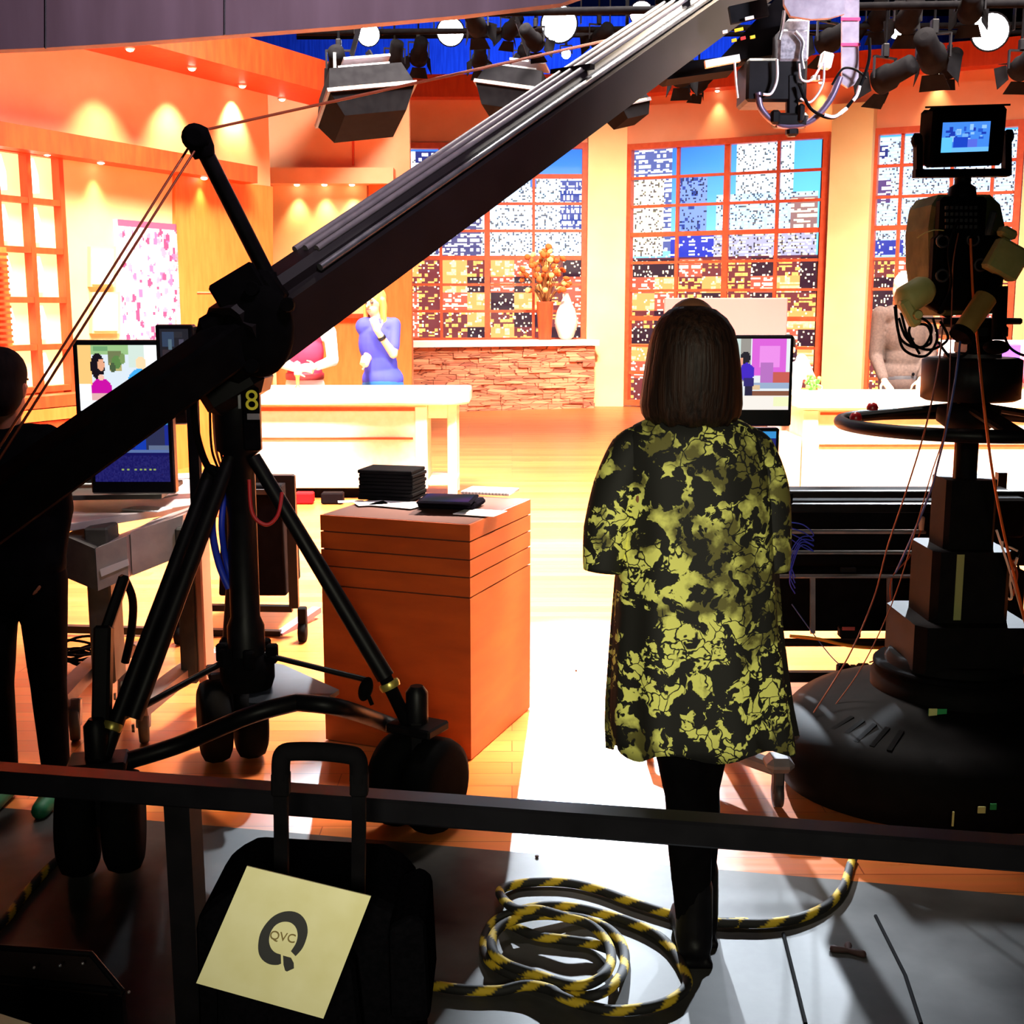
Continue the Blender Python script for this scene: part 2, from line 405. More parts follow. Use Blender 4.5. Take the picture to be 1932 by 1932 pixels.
# windows: red frames with glazing bars
def window(k, plane, x0, x1, zb, zt, vbars, thick, ny, off=0.0):
    r = thing('window_%d' % k, plane.hit((x0 + x1) / 2, 700), None, None); r['kind'] = 'structure'
    a, c = plane.hit(x0, 700), plane.hit(x1, 700); u = plane.u if (c - a).dot(plane.u) > 0 else -plane.u
    Z = lambda z: V((0, 0, z)); g = lambda p: V((p.x, p.y, 0))
    fr = MB(); a, c = g(a), g(c); fw = 0.09
    for p in (a + u * fw / 2, c - u * fw / 2): fr.bar(p + Z(zb), p + Z(zt), 0.14, fw, up=u)
    for z in (zb + fw / 2, zt - fw / 2): fr.bar(a + u * fw + Z(z), c - u * fw + Z(z), 0.14, fw)
    fr.build('frame', REDW, r)
    for i, px in enumerate(vbars):
        p = g(plane.hit(px, 700)); w_ = 0.09 if i == thick else 0.045
        MB().bar(p + Z(zb + fw), p + Z(zt - fw), 0.07, w_, up=u).build('glazing_bar', REDW, r)
    for i in range(1, ny):
        z = zb + fw + (zt - zb - 2 * fw) * i / ny
        MB().bar(a + u * fw + Z(z), c - u * fw + Z(z), 0.06, 0.07 if i % 3 == 0 else 0.042).build('glazing_bar', REDW, r)
    return r
window(1, W1, 743, 1105, 1.02, zw1, [834, 920, 1006], 1, 7)
window(2, W2, 1178, 1549, 0.02, zw2, [1272, 1362, 1456], 1, 9)
window(3, W2, 1627, 1905, 0.02, zw2, [1682, 1775, 1850], 9, 9)

# backlit night-city backdrops behind the windows
rng = np.random.RandomState(5)
def city(x0, y0, x1, y1, step=3.0, seed=1):
    rg = np.random.RandomState(seed)
    nx, ny = int((x1 - x0) / step), int((y1 - y0) / step)
    X, Y = np.meshgrid(x0 + (np.arange(nx) + .5) * step, y0 + (np.arange(ny) + .5) * step)
    t = np.clip((Y - 265) / 200, 0, 1)[..., None]; h = np.clip((X - 1270) / 260, 0, 1)[..., None]
    A = np.array([34, 84, 190]) * (1 - t) + np.array([110, 176, 236]) * t
    A = A * (1 - .5 * h) + np.array([84, 184, 230]) * .5 * h
    def bld(bx0, by0, bx1, by1, base, lit, dens, sx=2, sy=2, dark=None):
        m = (X >= bx0) & (X < bx1) & (Y >= by0) & (Y < by1)
        A[m] = base
        ci = ((X - bx0) / step).astype(int); ri = ((Y - by0) / step).astype(int)
        key = (ci // sx) * 131 + (ri // sy) * 17; rnd = ((np.sin(key * 12.9898 + bx0) * 43758.5453) % 1)
        on = m & (rnd < dens) & ((ri % (sy + 1) != 0) | (dens > .8))
        L = np.array(lit)[None]; A[on] = L * (0.8 + 0.2 * rg.rand(on.sum(), 1))
        if min(base) > 90: sp = m & (rg.rand(ny, nx) < .16); A[sp] = A[sp] * .38
    BL, W_, WY, OR, MR, NV = (70, 100, 170), (250, 252, 255), (255, 238, 200), (248, 176, 92), (74, 34, 48), (26, 36, 92)
    # window one
    bld(745, 286, 822, 480, (200, 220, 240), W_, .86); bld(784, 284, 822, 340, NV, W_, .4)
    bld(905, 330, 1100, 480, (170, 196, 232), W_, .72, 3, 1); bld(1000, 290, 1012, 350, BL, W_, .3); bld(1056, 340, 1100, 430, (40, 56, 120), W_, .5, 1, 3)
    bld(820, 400, 905, 480, (60, 60, 100), W_, .55)
    # window two
    bld(1180, 282, 1274, 470, (70, 80, 130), W_, .62, 2, 2); bld(1200, 340, 1260, 480, (190, 180, 180), WY, .75)
    bld(1284, 336, 1345, 440, (100, 124, 196), (40, 60, 130), .22, 2, 3)
    bld(1398, 268, 1460, 440, (188, 210, 232), W_, .78, 1, 1); bld(1452, 268, 1502, 380, (176, 206, 232), (235, 246, 250), .55, 2, 1)
    bld(1362, 372, 1548, 446, (150, 180, 216), W_, .6, 2, 1); bld(1500, 380, 1548, 440, (120, 90, 90), WY, .6)
    bld(1274, 444, 1420, 486, (34, 48, 150), W_, .16, 4, 1); bld(1360, 440, 1548, 486, (140, 140, 170), WY, .6, 2, 1)
    # window three
    bld(1626, 262, 1950, 480, (150, 170, 205), W_, .8, 2, 1); bld(1626, 268, 1644, 320, (50, 130, 200), W_, .1)
    bld(1640, 275, 1682, 300, NV, W_, .45); bld(1644, 340, 1690, 380, (70, 50, 96), W_, .4, 3, 2); bld(1626, 450, 1720, 478, (40, 50, 130), W_, .1)
    # warm lower city: rows of lit shelves and windows
    low = Y > 484
    A[low] = MR
    for bx in range(740, 1950, 46):
        for by in range(486, 760, 32):
            k = rg.rand(); ht = by / 760
            bw = 46 if rg.rand() < .7 else 66
            if k < .38: bld(bx, by, bx + bw, by + 32, (96, 40, 44), OR, .42, 2, 3)
            elif k < .6: bld(bx, by, bx + bw, by + 32, (176, 74, 56), WY, .5, 2, 2)
            elif k < .78: bld(bx, by, bx + bw, by + 32, (236, 140, 78), (255, 214, 150), .5, 3, 4)
            else: bld(bx, by, bx + bw, by + 32, (36, 20, 34), (255, 230, 190), .14, 1, 2)
    fl = (rg.rand(ny, nx) < .04) & (Y > 440); A[fl] = (255, 244, 214)
    return A
def backdrop(plane, x0, y0, x1, y1, label, seed, step=3.0):
    TL = plane.hit(x0, y0, -0.45); TR = plane.hit(x1, y0, -0.45); B = plane.hit(x0, y1, -0.45)
    zt = max(TL.z, TR.z); TL.z = TR.z = zt; BL = V((TL.x, TL.y, max(0.02, B.z)))
    r = thing('city_backdrop', V((TL.x + TR.x, TL.y + TR.y, 0)) / 2, label, 'backdrop')
    picture('print', TL, TR, BL, city(x0, y0, x1, y1, step, seed), 2.7, r)
    u = (TR - TL); b = MB(); b.prism([TL - plane.n * .01, TR - plane.n * .01, TR + (BL - TL) - plane.n * .01, BL - plane.n * .01], -plane.n * 0.04); b.build('lightbox', WHITE, r)
    for p in (TL, TR): q = p - plane.n * .05; MB().bar(V((q.x, q.y, 0)), V((q.x, q.y, zt)), .06, .06, up=(0, 1, 0)).build('stand_leg', BLKM, r)
backdrop(W1, 738, 258, 1112, 655, 'backlit night skyline picture behind the window above the stone shelf', 3)
backdrop(W2, 1170, 240, 1552, 760, 'backlit night skyline picture with a tall white tower behind the middle window', 5)
backdrop(W2, 1618, 225, 1950, 760, 'backlit night skyline picture behind the window nearest the studio camera', 9)

# dark studio beyond the set: ceiling and far wall
BLUE_GLARE = noisy('blue_glare_wall', (50, 74, 180), (66, 96, 210), scale=(4, 4, .3), rough=0.9)  # blue colour stands in for the glare around the burning lamps
b = MB(); b.box((0, 14, 8.3), (24, 34, 0.1)); struct(b.build('ceiling', BLKM))
b = MB(); b.box((0, 30, 4.2), (24, 0.1, 8.3)); struct(b.build('wall_far', BLUE_GLARE))
b = MB(); b.box((11.5, 14, 4.2), (0.1, 34, 8.3)); struct(b.build('wall_right', BLKM))
b = MB(); b.box((-11.5, 14, 4.2), (0.1, 34, 8.3)); struct(b.build('wall_far_left', BLKM))
b = MB(); b.box((0, -3, 4.2), (24, 0.1, 8.3)); struct(b.build('wall_front', BLKM))

# wide grey overhead beam across the upper left
PURP = noisy('beam_cloth', (98, 78, 88), (114, 94, 106), scale=(1.2, 1, .2), rough=0.7)
YO = 4.6
pts = [(-60, 96), (90, 90), (250, 80), (430, 66), (640, 50), (860, 30), (1060, 6), (1110, -12), (1110, -160), (-60, -160)]
bm_ = thing('overhead_beam', at(500, 40, YO), 'wide grey-purple beam covered in seamed cloth across the upper left of the studio', 'beam')
b = MB(); b.prism([at(x, y, YO) for x, y in pts], V((0, 0.06, 0))); b.build('cloth_cover', PURP, bm_)
for x in (86, 424): b = MB(); b.tube([at(x, -150, YO - .003), at(x, (92 if x < 200 else 66), YO - .003)], 0.003, 6); b.build('seam', DGREY, bm_)
area('beam_fill', (0.4, 2.6, 3.9), at(420, 30, YO), 0.5, 20, (0.95, 0.8, 0.95), None, 80)  # added fill, aimed only to brighten the overhead beam

# recessed downlights of the left wall
def downlight(p, label, group, power=6, n=V((0, 0, -1)), aim=None, col=(1, .82, .45)):
    r = thing('downlight', p, label, 'light', group)
    MB().lathe(p, [(0.045, 0), (0.045, -0.012), (0.034, -0.014)], 16).build('trim_ring', WHITE, r)
    MB().lathe(p + V((0, 0, -0.013)), [(0.033, 0), (0.03, -0.012), (0.012, -0.02)], 16).build('bulb', mat('bulb', (255, 244, 214), emit=14), r)
    if power: spot('down_spot', p + V((0, 0, -0.05)), (aim if aim is not None else p + V((0, 0, -2))), power, col, 74, 0.9, 0.03)
zu = 3.868
for px, py, wtx in [(245, 90, 'nearest the grey overhead beam'), (362, 127, 'second along from the grey overhead beam'), (457, 160, 'third along from the grey overhead beam'), (532, 185, 'farthest along, beside the hanging soft light')]:
    p = pl(px, py, zu); downlight(p, 'small lit downlight under the upper orange soffit, ' + wtx, 'downlights under the upper soffit', 150, aim=p - WL.n * .55 + V((0, 0, -2.2)))
for px, py, off in [(12, 272, .2), (64, 281, .2), (89, 287, .2), (190, 303, .2), (385, 333, .2)]:
    q = WL.hit(px, py, .16); wtx = {12: 'at the left edge of the photo', 64: 'over the first lit cubby column', 89: 'over the second lit cubby column', 190: 'over the cream wall by the pink panel', 385: 'behind the crane mast'}[px]
    downlight(q, 'small lit downlight under the lower orange band, ' + wtx, 'downlights under the lower band', 26 if px > 100 else 9, aim=q - WL.n * .03 + V((0, 0, -2)))
for px in (560, 612, 664):
    q = WM.hit(px, 346, .15); downlight(q, {560: 'small downlight under the pale ledge, leftmost of its three', 612: 'small downlight under the pale ledge, middle of its three', 664: 'small downlight under the pale ledge, rightmost of its three'}[px], 'downlights under the pale ledge', 45)
for px, py in ((1353, 182), (1548, 175), (1768, 158)):
    q = W2.hit(px, py, .1); q.z = 4.858; downlight(q, {1353: 'small downlight under the back cornice above the middle window', 1548: 'small downlight under the back cornice above the cream pillar', 1768: 'small downlight under the back cornice above the viewfinder'}[px], 'downlights under the back cornice', 35)

# ------------------------------------------------------------------ cubby shelf unit on the left wall
r = thing('cubby_shelf', V((WL.hit(60, 500).x, WL.hit(60, 500).y, 0)), 'tall orange shelf with rows of softly lit cream cubbies on the left wall', 'shelf')
zs = [WL.hit(60, y).z for y in (290, 381, 473, 566, 655, 734)]
xs = [-60, 8, 66, 122]
P2 = lambda px, z, off: (lambda h: V((h.x, h.y, z)))(WL.hit(px, 500, off))
CUB = mat('cubby_back', (255, 214, 150), 0.6, emit=1.3)  # glow put into the panel for the light falling in the cubbies
b = MB()
for i, px in enumerate([-60, -2, 58, 118]):
    b.bar(P2(px, zs[-1] - .06, .07), P2(px, zs[0] + .04, .07), 0.10, 0.05, up=WL.u)
b.build('upright', ORWOOD, r)
for z in zs:
    MB().bar(P2(-60, z, .07), P2(118, z, .07), 0.09, 0.05).build('shelf_board', ORWOOD, r)
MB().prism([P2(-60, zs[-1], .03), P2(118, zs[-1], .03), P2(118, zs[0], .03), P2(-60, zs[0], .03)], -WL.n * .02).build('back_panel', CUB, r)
STREAK = mat('light_streak', (255, 248, 228), emit=3.0)  # glowing streaks stand in for downlight on the cubby backs
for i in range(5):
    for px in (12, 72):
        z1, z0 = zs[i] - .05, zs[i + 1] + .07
        MB().tube([P2(px + 1, z1, .06), P2(px + 2, (z0 * .5 + z1 * .5), .06), P2(px + 4, z0, .06)], [0.012, 0.04, 0.03], 8).build('light_streak', STREAK, r)
# horizontal slats at the far left and below the cubbies
r = thing('louver_screen', V((WL.hit(10, 600).x, WL.hit(10, 600).y, 0)), 'orange panel of narrow horizontal slats at the far left edge', 'panel')
b = MB()
for k in range(22):
    z = WL.hit(10, 480 + k * 11, .3).z; b.bar(P2(-40, z, .33), P2(14, z, .33), 0.03, 0.022)
b.build('slats', ORWOOD, r)
MB().prism([P2(-40, zs[-1], .28), P2(14, zs[-1], .28), P2(14, WL.hit(10, 470).z, .28), P2(-40, WL.hit(10, 470).z, .28)], -WL.n * .02).build('backing', AMBER, r)
r = thing('base_cabinet', V((WL.hit(80, 800).x, WL.hit(80, 800).y, 0)) + WL.n * .3, 'orange base cabinet of stepped horizontal boards under the lit cubbies', 'cabinet')
for k in range(7):
    z = WL.hit(80, 742 + k * 24, .3).z; 
    MB().bar(P2(-60, z - .07, .26), P2(150, z - .07, .26), 0.22 + (k % 2) * .03, 0.098).build('board', AMBER if k % 2 else ORWOOD, r)
# lit niches and the pink flowered panel
for k, (x0, y0, x1, y1) in enumerate([(176, 470, 214, 536), (179, 556, 222, 624)]):
    r = thing('lit_niche', WL.hit((x0 + x1) / 2, y1, .08), ('upper' if k == 0 else 'lower') + ' glowing square niche beside the pink flowered panel', 'niche', 'glowing niches')
    slab(WL, rect(x0 - 5, y0 - 5, x1 + 5, y1 + 5), .04, 'frame', CREAM, r, off=.10)
    slab(WL, rect(x0, y0, x1, y1), .03, 'glowing_panel', mat('niche_glow', (255, 240, 196), emit=1.5), r, off=.115)
nx, ny = 46, 92; A = np.ones((ny, nx, 3)) * np.array([250, 226, 234]); rg = np.random.RandomState(4)
for k in range(230):
    x, y, q = rg.rand() * nx, rg.rand() * ny, rg.rand() * 1.5 + .5
    X, Y = np.meshgrid(np.arange(nx), np.arange(ny)); m = (X - x) ** 2 + ((Y - y) * .7) ** 2 < q * q
    A[m] = [(232, 100, 150), (214, 64, 110), (190, 130, 160), (240, 160, 190)][rg.randint(4)]
A[:4] = (226, 84, 120); A[:, :1] = (255, 240, 235)
r = thing('flowered_panel', WL.hit(278, 650, .1), 'tall pale panel with scattered pink flowers on the cream wall', 'panel')
TL, TR, BL = WL.hit(219, 413, .10), WL.hit(333, 424, .10), WL.hit(222, 700, .10); TR.z = TL.z; BL.x, BL.y = TL.x, TL.y
picture('print', TL, TR, BL, A, 0.0, r)
MB().prism([TL, TR, TR + (BL - TL), BL], -WL.n * .04 ).build('board', WHITE, r).location = tuple(-WL.n * 0.004)

# ------------------------------------------------------------------ stone shelf below window one
STONE = mat('ledge_stone', (206, 130, 96), 0.85)
def _st(m):
    t = m.node_tree; L = t.links; b = t.nodes['Principled BSDF']; tc = nd(m, 'ShaderNodeTexCoord')
    mp = nd(m, 'ShaderNodeMapping'); mp.inputs['Scale'].default_value = (1.3, 1, 9)
    vo = nd(m, 'ShaderNodeTexVoronoi'); vo.inputs['Scale'].default_value = 2.6
    cr = nd(m, 'ShaderNodeValToRGB'); e = cr.color_ramp.elements; e[0].color = lin((168, 92, 74)) + (1,); e[1].color = lin((250, 176, 132)) + (1,)
    e2 = cr.color_ramp.elements.new(.5); e2.color = lin((222, 140, 104)) + (1,)
    L.new(tc.outputs['Object'], mp.inputs[0]); L.new(mp.outputs[0], vo.inputs['Vector']); L.new(vo.outputs['Color'], cr.inputs[0])
    ve = nd(m, 'ShaderNodeTexVoronoi', feature='DISTANCE_TO_EDGE'); ve.inputs['Scale'].default_value = 2.6; L.new(mp.outputs[0], ve.inputs['Vector'])
    c2 = nd(m, 'ShaderNodeValToRGB'); c2.color_ramp.elements[0].color = lin((120, 66, 56)) + (1,); c2.color_ramp.elements[1].position = .06; c2.color_ramp.elements[1].color = (1, 1, 1, 1)
    L.new(ve.outputs['Distance'], c2.inputs[0])
    mx = nd(m, 'ShaderNodeMix', data_type='RGBA', blend_type='MULTIPLY'); mx.inputs[0].default_value = 1
    L.new(cr.outputs[0], mx.inputs[6]); L.new(c2.outputs[0], mx.inputs[7]); L.new(mx.outputs[2], b.inputs['Base Color'])
    bp = nd(m, 'ShaderNodeBump'); bp.inputs['Strength'].default_value = .8; bp.inputs['Distance'].default_value = .04
    L.new(vo.outputs['Color'], bp.inputs['Height']); L.new(bp.outputs[0], b.inputs['Normal'])
_st(STONE)
pa, pb = at(772, 650, 18.9), at(1122, 645, 19.9)
WS = VP(pa.to_2d(), pb.to_2d())
r = thing('stone_shelf', V(((pa.x + pb.x) / 2, (pa.y + pb.y) / 2, 0)), 'low ledge-stone counter with a white stone top under the left window', 'counter')
b = MB()
for row in range(12):                                   # courses of split stone, each standing out a little differently
    x = 0; Lw = (pb.to_2d() - pa.to_2d()).length; rg = random.Random(row)
    while x < Lw - .01:
        l = min(rg.uniform(.14, .5), Lw - x); d = rg.uniform(0, .05); z0 = row * .083
        p = V((pa.x, pa.y, 0)) + WS.u * x + WS.n * d
        b.prism([p + V((0, 0, z0)), p + WS.u * (l - .006) + V((0, 0, z0)), p + WS.u * (l - .006) + V((0, 0, z0 + .079)), p + V((0, 0, z0 + .079))], -WS.n * (.5 + d)); x += l
b.build('stone_face', STONE, r)
b = MB(); q0, q1 = V((pa.x, pa.y, 1.0)) + WS.n * .1, V((pb.x, pb.y, 1.0)) + WS.n * .1
b.prism([q0, q1 + WS.u * .04, q1 + WS.u * .04 - WS.n * .62, q0 - WS.n * .62], V((0, 0, .09))); b.build('top_slab', WHITE, r)
zt = 1.092
def on_shelf(px): h = WS.hit(px, 640, -.2); return V((h.x, h.y, zt))
r = thing('flower_vase', on_shelf(1028), 'square terracotta vase of dried orange flowers on the stone shelf', 'vase')
c = on_shelf(1028)
MB().loft([(c.x, c.y, zt, .10, .10), (c.x, c.y, zt + .58, .135, .135), (c.x, c.y, zt + .60, .135, .135)], 24, power=6, smooth=False).build('vase', ORWOOD, r)
b = MB(); b2 = MB(); b3 = MB(); rg = random.Random(3)
for k in range(56):
    a = rg.uniform(0, 6.28); sp_ = rg.uniform(.05, .46); h = rg.uniform(.18, .80) * (1.15 - sp_ * .8)
    tip = c + V((math.cos(a) * sp_, math.sin(a) * sp_ * .6, .6 + h)); s0 = c + V((math.cos(a) * .04, math.sin(a) * .04, .55))
    mid = (s0 + tip) / 2 + V((0, 0, .08)); b.tube(curve([s0, mid, tip], 4), .006, 5)
    MB().ell(tip, (.035 + rg.random() * .03, .03, .05), (rg.random(), rg.random(), 0), 8, 6).build('bloom', mat('bloom_orange', (226, 110, 44), .8) if k % 3 else mat('bloom_cream', (252, 214, 130), .8), r)
b.build('stems', mat('stem', (150, 90, 40), .8), r)
c = on_shelf(1068)
b = MB().lathe(c, [(.07, 0), (.12, .04), (.175, .2), (.185, .3), (.15, .45), (.09, .58), (.05, .68), (.035, .72), (.04, .73)], 28)
tag(b.build('teardrop_vase', mat('white_glaze', (252, 244, 232), .3)), 'glossy white teardrop vase on the right end of the stone shelf', 'vase')
# =================================================================== FIGURES
def hand(b, w_, d, n, size=1.0, curl=0.5, flip=1):
    """palm, four unequal bent fingers and a thumb; w_ wrist, d towards the fingers, n out of the back of the hand"""
    w_, d, n = V(w_), V(d).normalized(), V(n); n = (n - d * n.dot(d)).normalized(); s = d.cross(n) * flip
    k = size
    for t in (-.028, -.009, .010, .028): b.cap(w_ + d * .012 * k + s * t * .7 * k, w_ + d * .085 * k + s * t * k, .013 * k, .0115 * k, 8)
    for t, L in ((-.031, .062), (-.011, .076), (.010, .083), (.030, .074)):
        p = w_ + d * .088 * k + s * t * k; d1 = (d * math.cos(curl * .7) - n * math.sin(curl * .7)); q = p + d1 * L * .55 * k
        d2 = (d * math.cos(curl * 1.9) - n * math.sin(curl * 1.9)); e = q + d2 * L * .45 * k
        b.cap(p, q, .0095 * k, .0088 * k, 8); b.cap(q, e, .0088 * k, .0075 * k, 8)
    p = w_ + d * .025 * k + s * .03 * k; q = p + (d * .6 + s * .75 - n * .3).normalized() * .04 * k; e = q + (d * .9 + s * .3 - n * .35).normalized() * .035 * k
    b.cap(p, q, .0125 * k, .0105 * k, 8); b.cap(q, e, .0105 * k, .0085 * k, 8)

def head_parts(r, hc, face, k=1.0, eyes=True, skin=None):
    """eyes, brows and lips as parts; nose, ears, chin are in the body mesh"""
    f = V(face).normalized(); s = f.cross(V((0, 0, 1))).normalized()
    if not eyes: return
    for sg in (-1, 1):
        MB().ell(hc + f * .083 * k + s * sg * .031 * k + V((0, 0, .006)), (.014 * k,) * 3, None, 10, 8).build('eye', mat('eye', (60, 44, 40), .3), r)
        MB().tube([hc + f * .094 * k + s * sg * .016 * k + V((0, 0, .032)), hc + f * .088 * k + s * sg * .046 * k + V((0, 0, .03))], .0045 * k, 6).build('eyebrow', mat('brow', (120, 80, 50), .8), r)
    MB().tube([hc + f * .090 * k - s * .024 * k + V((0, 0, -.052)), hc + f * .099 * k + V((0, 0, -.05)), hc + f * .090 * k + s * .024 * k + V((0, 0, -.052))], [.004, .008, .004], 6).build('mouth', mat('lips', (196, 70, 66), .5), r)
def head_mesh(b, hc, face, k=1.0):
    f = V(face).normalized(); s = f.cross(V((0, 0, 1))).normalized(); yaw = math.atan2(f.x, f.y) * -1
    b.ell(hc + V((0, 0, .02)), (.074 * k, .094 * k, .105 * k), (0, 0, yaw)); b.ell(hc + f * .025 * k + V((0, 0, -.05)), (.055 * k, .062 * k, .065 * k), (0, 0, yaw))
    b.cap(hc + f * .088 * k + V((0, 0, .0)), hc + f * .112 * k + V((0, 0, -.026)), .008 * k, .013 * k, 8)
    for sg in (-1, 1): b.ell(hc + s * sg * .077 * k - f * .005 + V((0, 0, -.008)), (.010 * k, .02 * k, .032 * k), (0, 0, yaw), 10, 8)

# ---- woman in the yellow-green patterned tunic, seen from behind
YW = 2.86
def atw(px, py, dy=0): return at(px, py, YW + dy)
r = thing('person', V((atw(1310, 1800).x, YW, 0)), 'woman seen from behind in a yellow-green and black patterned tunic and black leggings', 'person')
b = MB(); cxw = atw(1305, 700).x
hz = atw(1305, 660).z
b.ell((cxw, YW + .02, hz), (.078, .098, .12)); b.cap((cxw, YW, hz - .08), (cxw, YW, hz - .22), .052, .058)
shz = atw(1300, 815).z
for sg in (-1, 1):
    b.cap((cxw + sg * .02, YW, shz + .02), (cxw + sg * .115, YW, shz - .035), .044, .042)
b.ell((cxw, YW, shz - .15), (.17, .11, .22)); b.ell((cxw + .01, YW, shz - .38), (.15, .11, .2)); b.ell((cxw + .01, YW, shz - .56), (.18, .13, .17))
# arms bend forward at the elbow, hands together in front
for sg, ex in ((-1, atw(1135, 1040).x), (1, atw(1475, 1040).x)):
    sh = V((cxw + sg * .13, YW, shz - .05)); el = V((ex + sg * -.02, YW - .01, atw(1135, 1010).z)); wr = V((cxw + sg * .05, YW + .24, el.z - .01))
    b.cap(sh, el, .045, .038); b.cap(el, wr, .036, .026); hand(b, wr, V((-sg * .6, .8, 0)), V((0, 0, 1)), .95, .5, -sg)
# legs; the left one carries the weight, right one a little forward
hipz = .80
LX = [(1290, 1500, 1296, 1600, 1300, 1700, 1310), (1345, 1500, 1330, 1600, 1322, 1700, 1325)]
legs = MB()
for k, (x0, x1, x2, dy0, dy1) in enumerate([(1268, 1296, 1305, 0.0, -.02), (1346, 1322, 1322, .05, .08)]):
    hip = V((atw(x0, 1400).x, YW + dy0, .74)); kn = V((atw(x1, 1560).x, YW + dy0 + .01, .415)); an = V((atw(x2, 1740).x, YW + dy1, .10))
    for q, (r0, r1, r2) in ((b, (.078, .048, .034)), (legs, (.088, .055, .043))):
        q.cap(hip, kn, r0, r1); mid = kn.lerp(an, .3) + V((0, -.014, 0)); q.cap(kn, mid, r1, r1 + .002); q.cap(mid, an, r1 + .002, r2)
    b.cap(an, an + V((.01, .10, -.06)), .034, .03)
b.build('body', mat('skin_dark', (150, 96, 70), .5), r, remesh=.008, smooth=3)
legs.ell((cxw, YW, .80), (.17, .12, .12)); legs.build('leggings', BLKM, r, remesh=.008, smooth=3)
for k, (x2, dy1) in enumerate([(1307, -.02), (1330, .08)]):
    an = V((atw(x2, 1740).x, YW + dy1, .0)); bt = MB()
    bt.cap(an + V((0, 0, .19)), an + V((0, -.005, .06)), .045, .047); bt.cap(an + V((0, -.015, .045)), an + V((.012 * (1 if k else -1) + .01, .17, .035)), .045, .036)
    bt.ell(an + V((0, .14, .03)), (.045, .06, .03)); bt.box(an + V((.004, .065, .008)), (.075, .24, .016)); bt.build('boot', BLACK, r, remesh=.007, smooth=2)
# tunic
TUN = mat('tunic_print', (190, 186, 60), .75)
def _tun(m):
    t = m.node_tree; L = t.links; bs = t.nodes['Principled BSDF']; tc = nd(m, 'ShaderNodeTexCoord')
    mp = nd(m, 'ShaderNodeMapping'); mp.inputs['Scale'].default_value = (1, .7, 1); L.new(tc.outputs['Object'], mp.inputs[0])
    wn = nd(m, 'ShaderNodeTexNoise'); wn.inputs['Scale'].default_value = 14; wn.inputs['Detail'].default_value = 3; L.new(mp.outputs[0], wn.inputs['Vector'])
    ad = nd(m, 'ShaderNodeVectorMath', operation='MULTIPLY_ADD'); L.new(wn.outputs['Color'], ad.inputs[0]); ad.inputs[1].default_value = (.085, .085, .085); L.new(mp.outputs[0], ad.inputs[2])
    def ramp(src, a, c, ca=(0, 0, 0), cb=(1, 1, 1)):
        cr = nd(m, 'ShaderNodeValToRGB'); e = cr.color_ramp.elements; e[0].position = a; e[1].position = c; e[0].color = tuple(ca) + (1,); e[1].color = tuple(cb) + (1,); L.new(src, cr.inputs[0]); return cr.outputs[0]
    def mul(a, c, ty='MULTIPLY'):
        x = nd(m, 'ShaderNodeMix', data_type='RGBA', blend_type=ty); x.inputs[0].default_value = 1; L.new(a, x.inputs[6]); L.new(c, x.inputs[7]); return x.outputs[2]
    n1 = nd(m, 'ShaderNodeTexNoise'); n1.inputs['Scale'].default_value = 18; n1.inputs['Detail'].default_value = 5; n1.inputs['Roughness'].default_value = .55; L.new(ad.outputs[0], n1.inputs['Vector'])
    big = ramp(n1.outputs['Fac'], .488, .502)
    n3 = nd(m, 'ShaderNodeTexNoise'); n3.inputs['Scale'].default_value = 5; L.new(mp.outputs[0], n3.inputs['Vector']); mask = ramp(n3.outputs['Fac'], .54, .56)
    # thin branches and veins
    ve = nd(m, 'ShaderNodeTexVoronoi', feature='DISTANCE_TO_EDGE'); ve.inputs['Scale'].default_value = 30; L.new(ad.outputs[0], ve.inputs['Vector']); veins = ramp(ve.outputs['Distance'], .03, .055)
    vmask = mul(veins, mask, 'LIGHTEN')
    # small leaves
    lp = nd(m, 'ShaderNodeMapping'); lp.inputs['Scale'].default_value = (34, 20, 15); lp.inputs['Rotation'].default_value = (0, .6, 0); L.new(ad.outputs[0], lp.inputs[0])
    vl = nd(m, 'ShaderNodeTexVoronoi'); vl.inputs['Scale'].default_value = 1; L.new(lp.outputs[0], vl.inputs['Vector']); leaf = ramp(vl.outputs['Distance'], .31, .34)
    al = mul(mul(big, vmask), leaf)
    # shadowy olive-brown wash printed in patches
    n4 = nd(m, 'ShaderNodeTexNoise'); n4.inputs['Scale'].default_value = 8; n4.inputs['Detail'].default_value = 5; L.new(mp.outputs[0], n4.inputs['Vector'])
    wash = ramp(n4.outputs['Fac'], .42, .50, lin((112, 106, 50)), lin((252, 250, 130)))
    ink = nd(m, 'ShaderNodeMix', data_type='RGBA'); L.new(al, ink.inputs[0]); ink.inputs[6].default_value = lin((22, 20, 16)) + (1,); L.new(wash, ink.inputs[7])
    L.new(ink.outputs[2], bs.inputs['Base Color'])
_tun(TUN)
tb = MB(); rings = []
prof = [(787, 1232, 1382, .052), (792, 1216, 1398, .062), (802, 1196, 1415, .076), (818, 1180, 1432, .090), (845, 1170, 1446, .102), (880, 1168, 1456, .110), (940, 1168, 1462, .117), (1020, 1170, 1466, .12), (1100, 1163, 1470, .125),
        (1180, 1158, 1476, .135), (1260, 1154, 1486, .145), (1330, 1151, 1496, .15), (1380, 1152, 1506, .155), (1402, 1156, 1506, .155)]
n = 72; vs = []
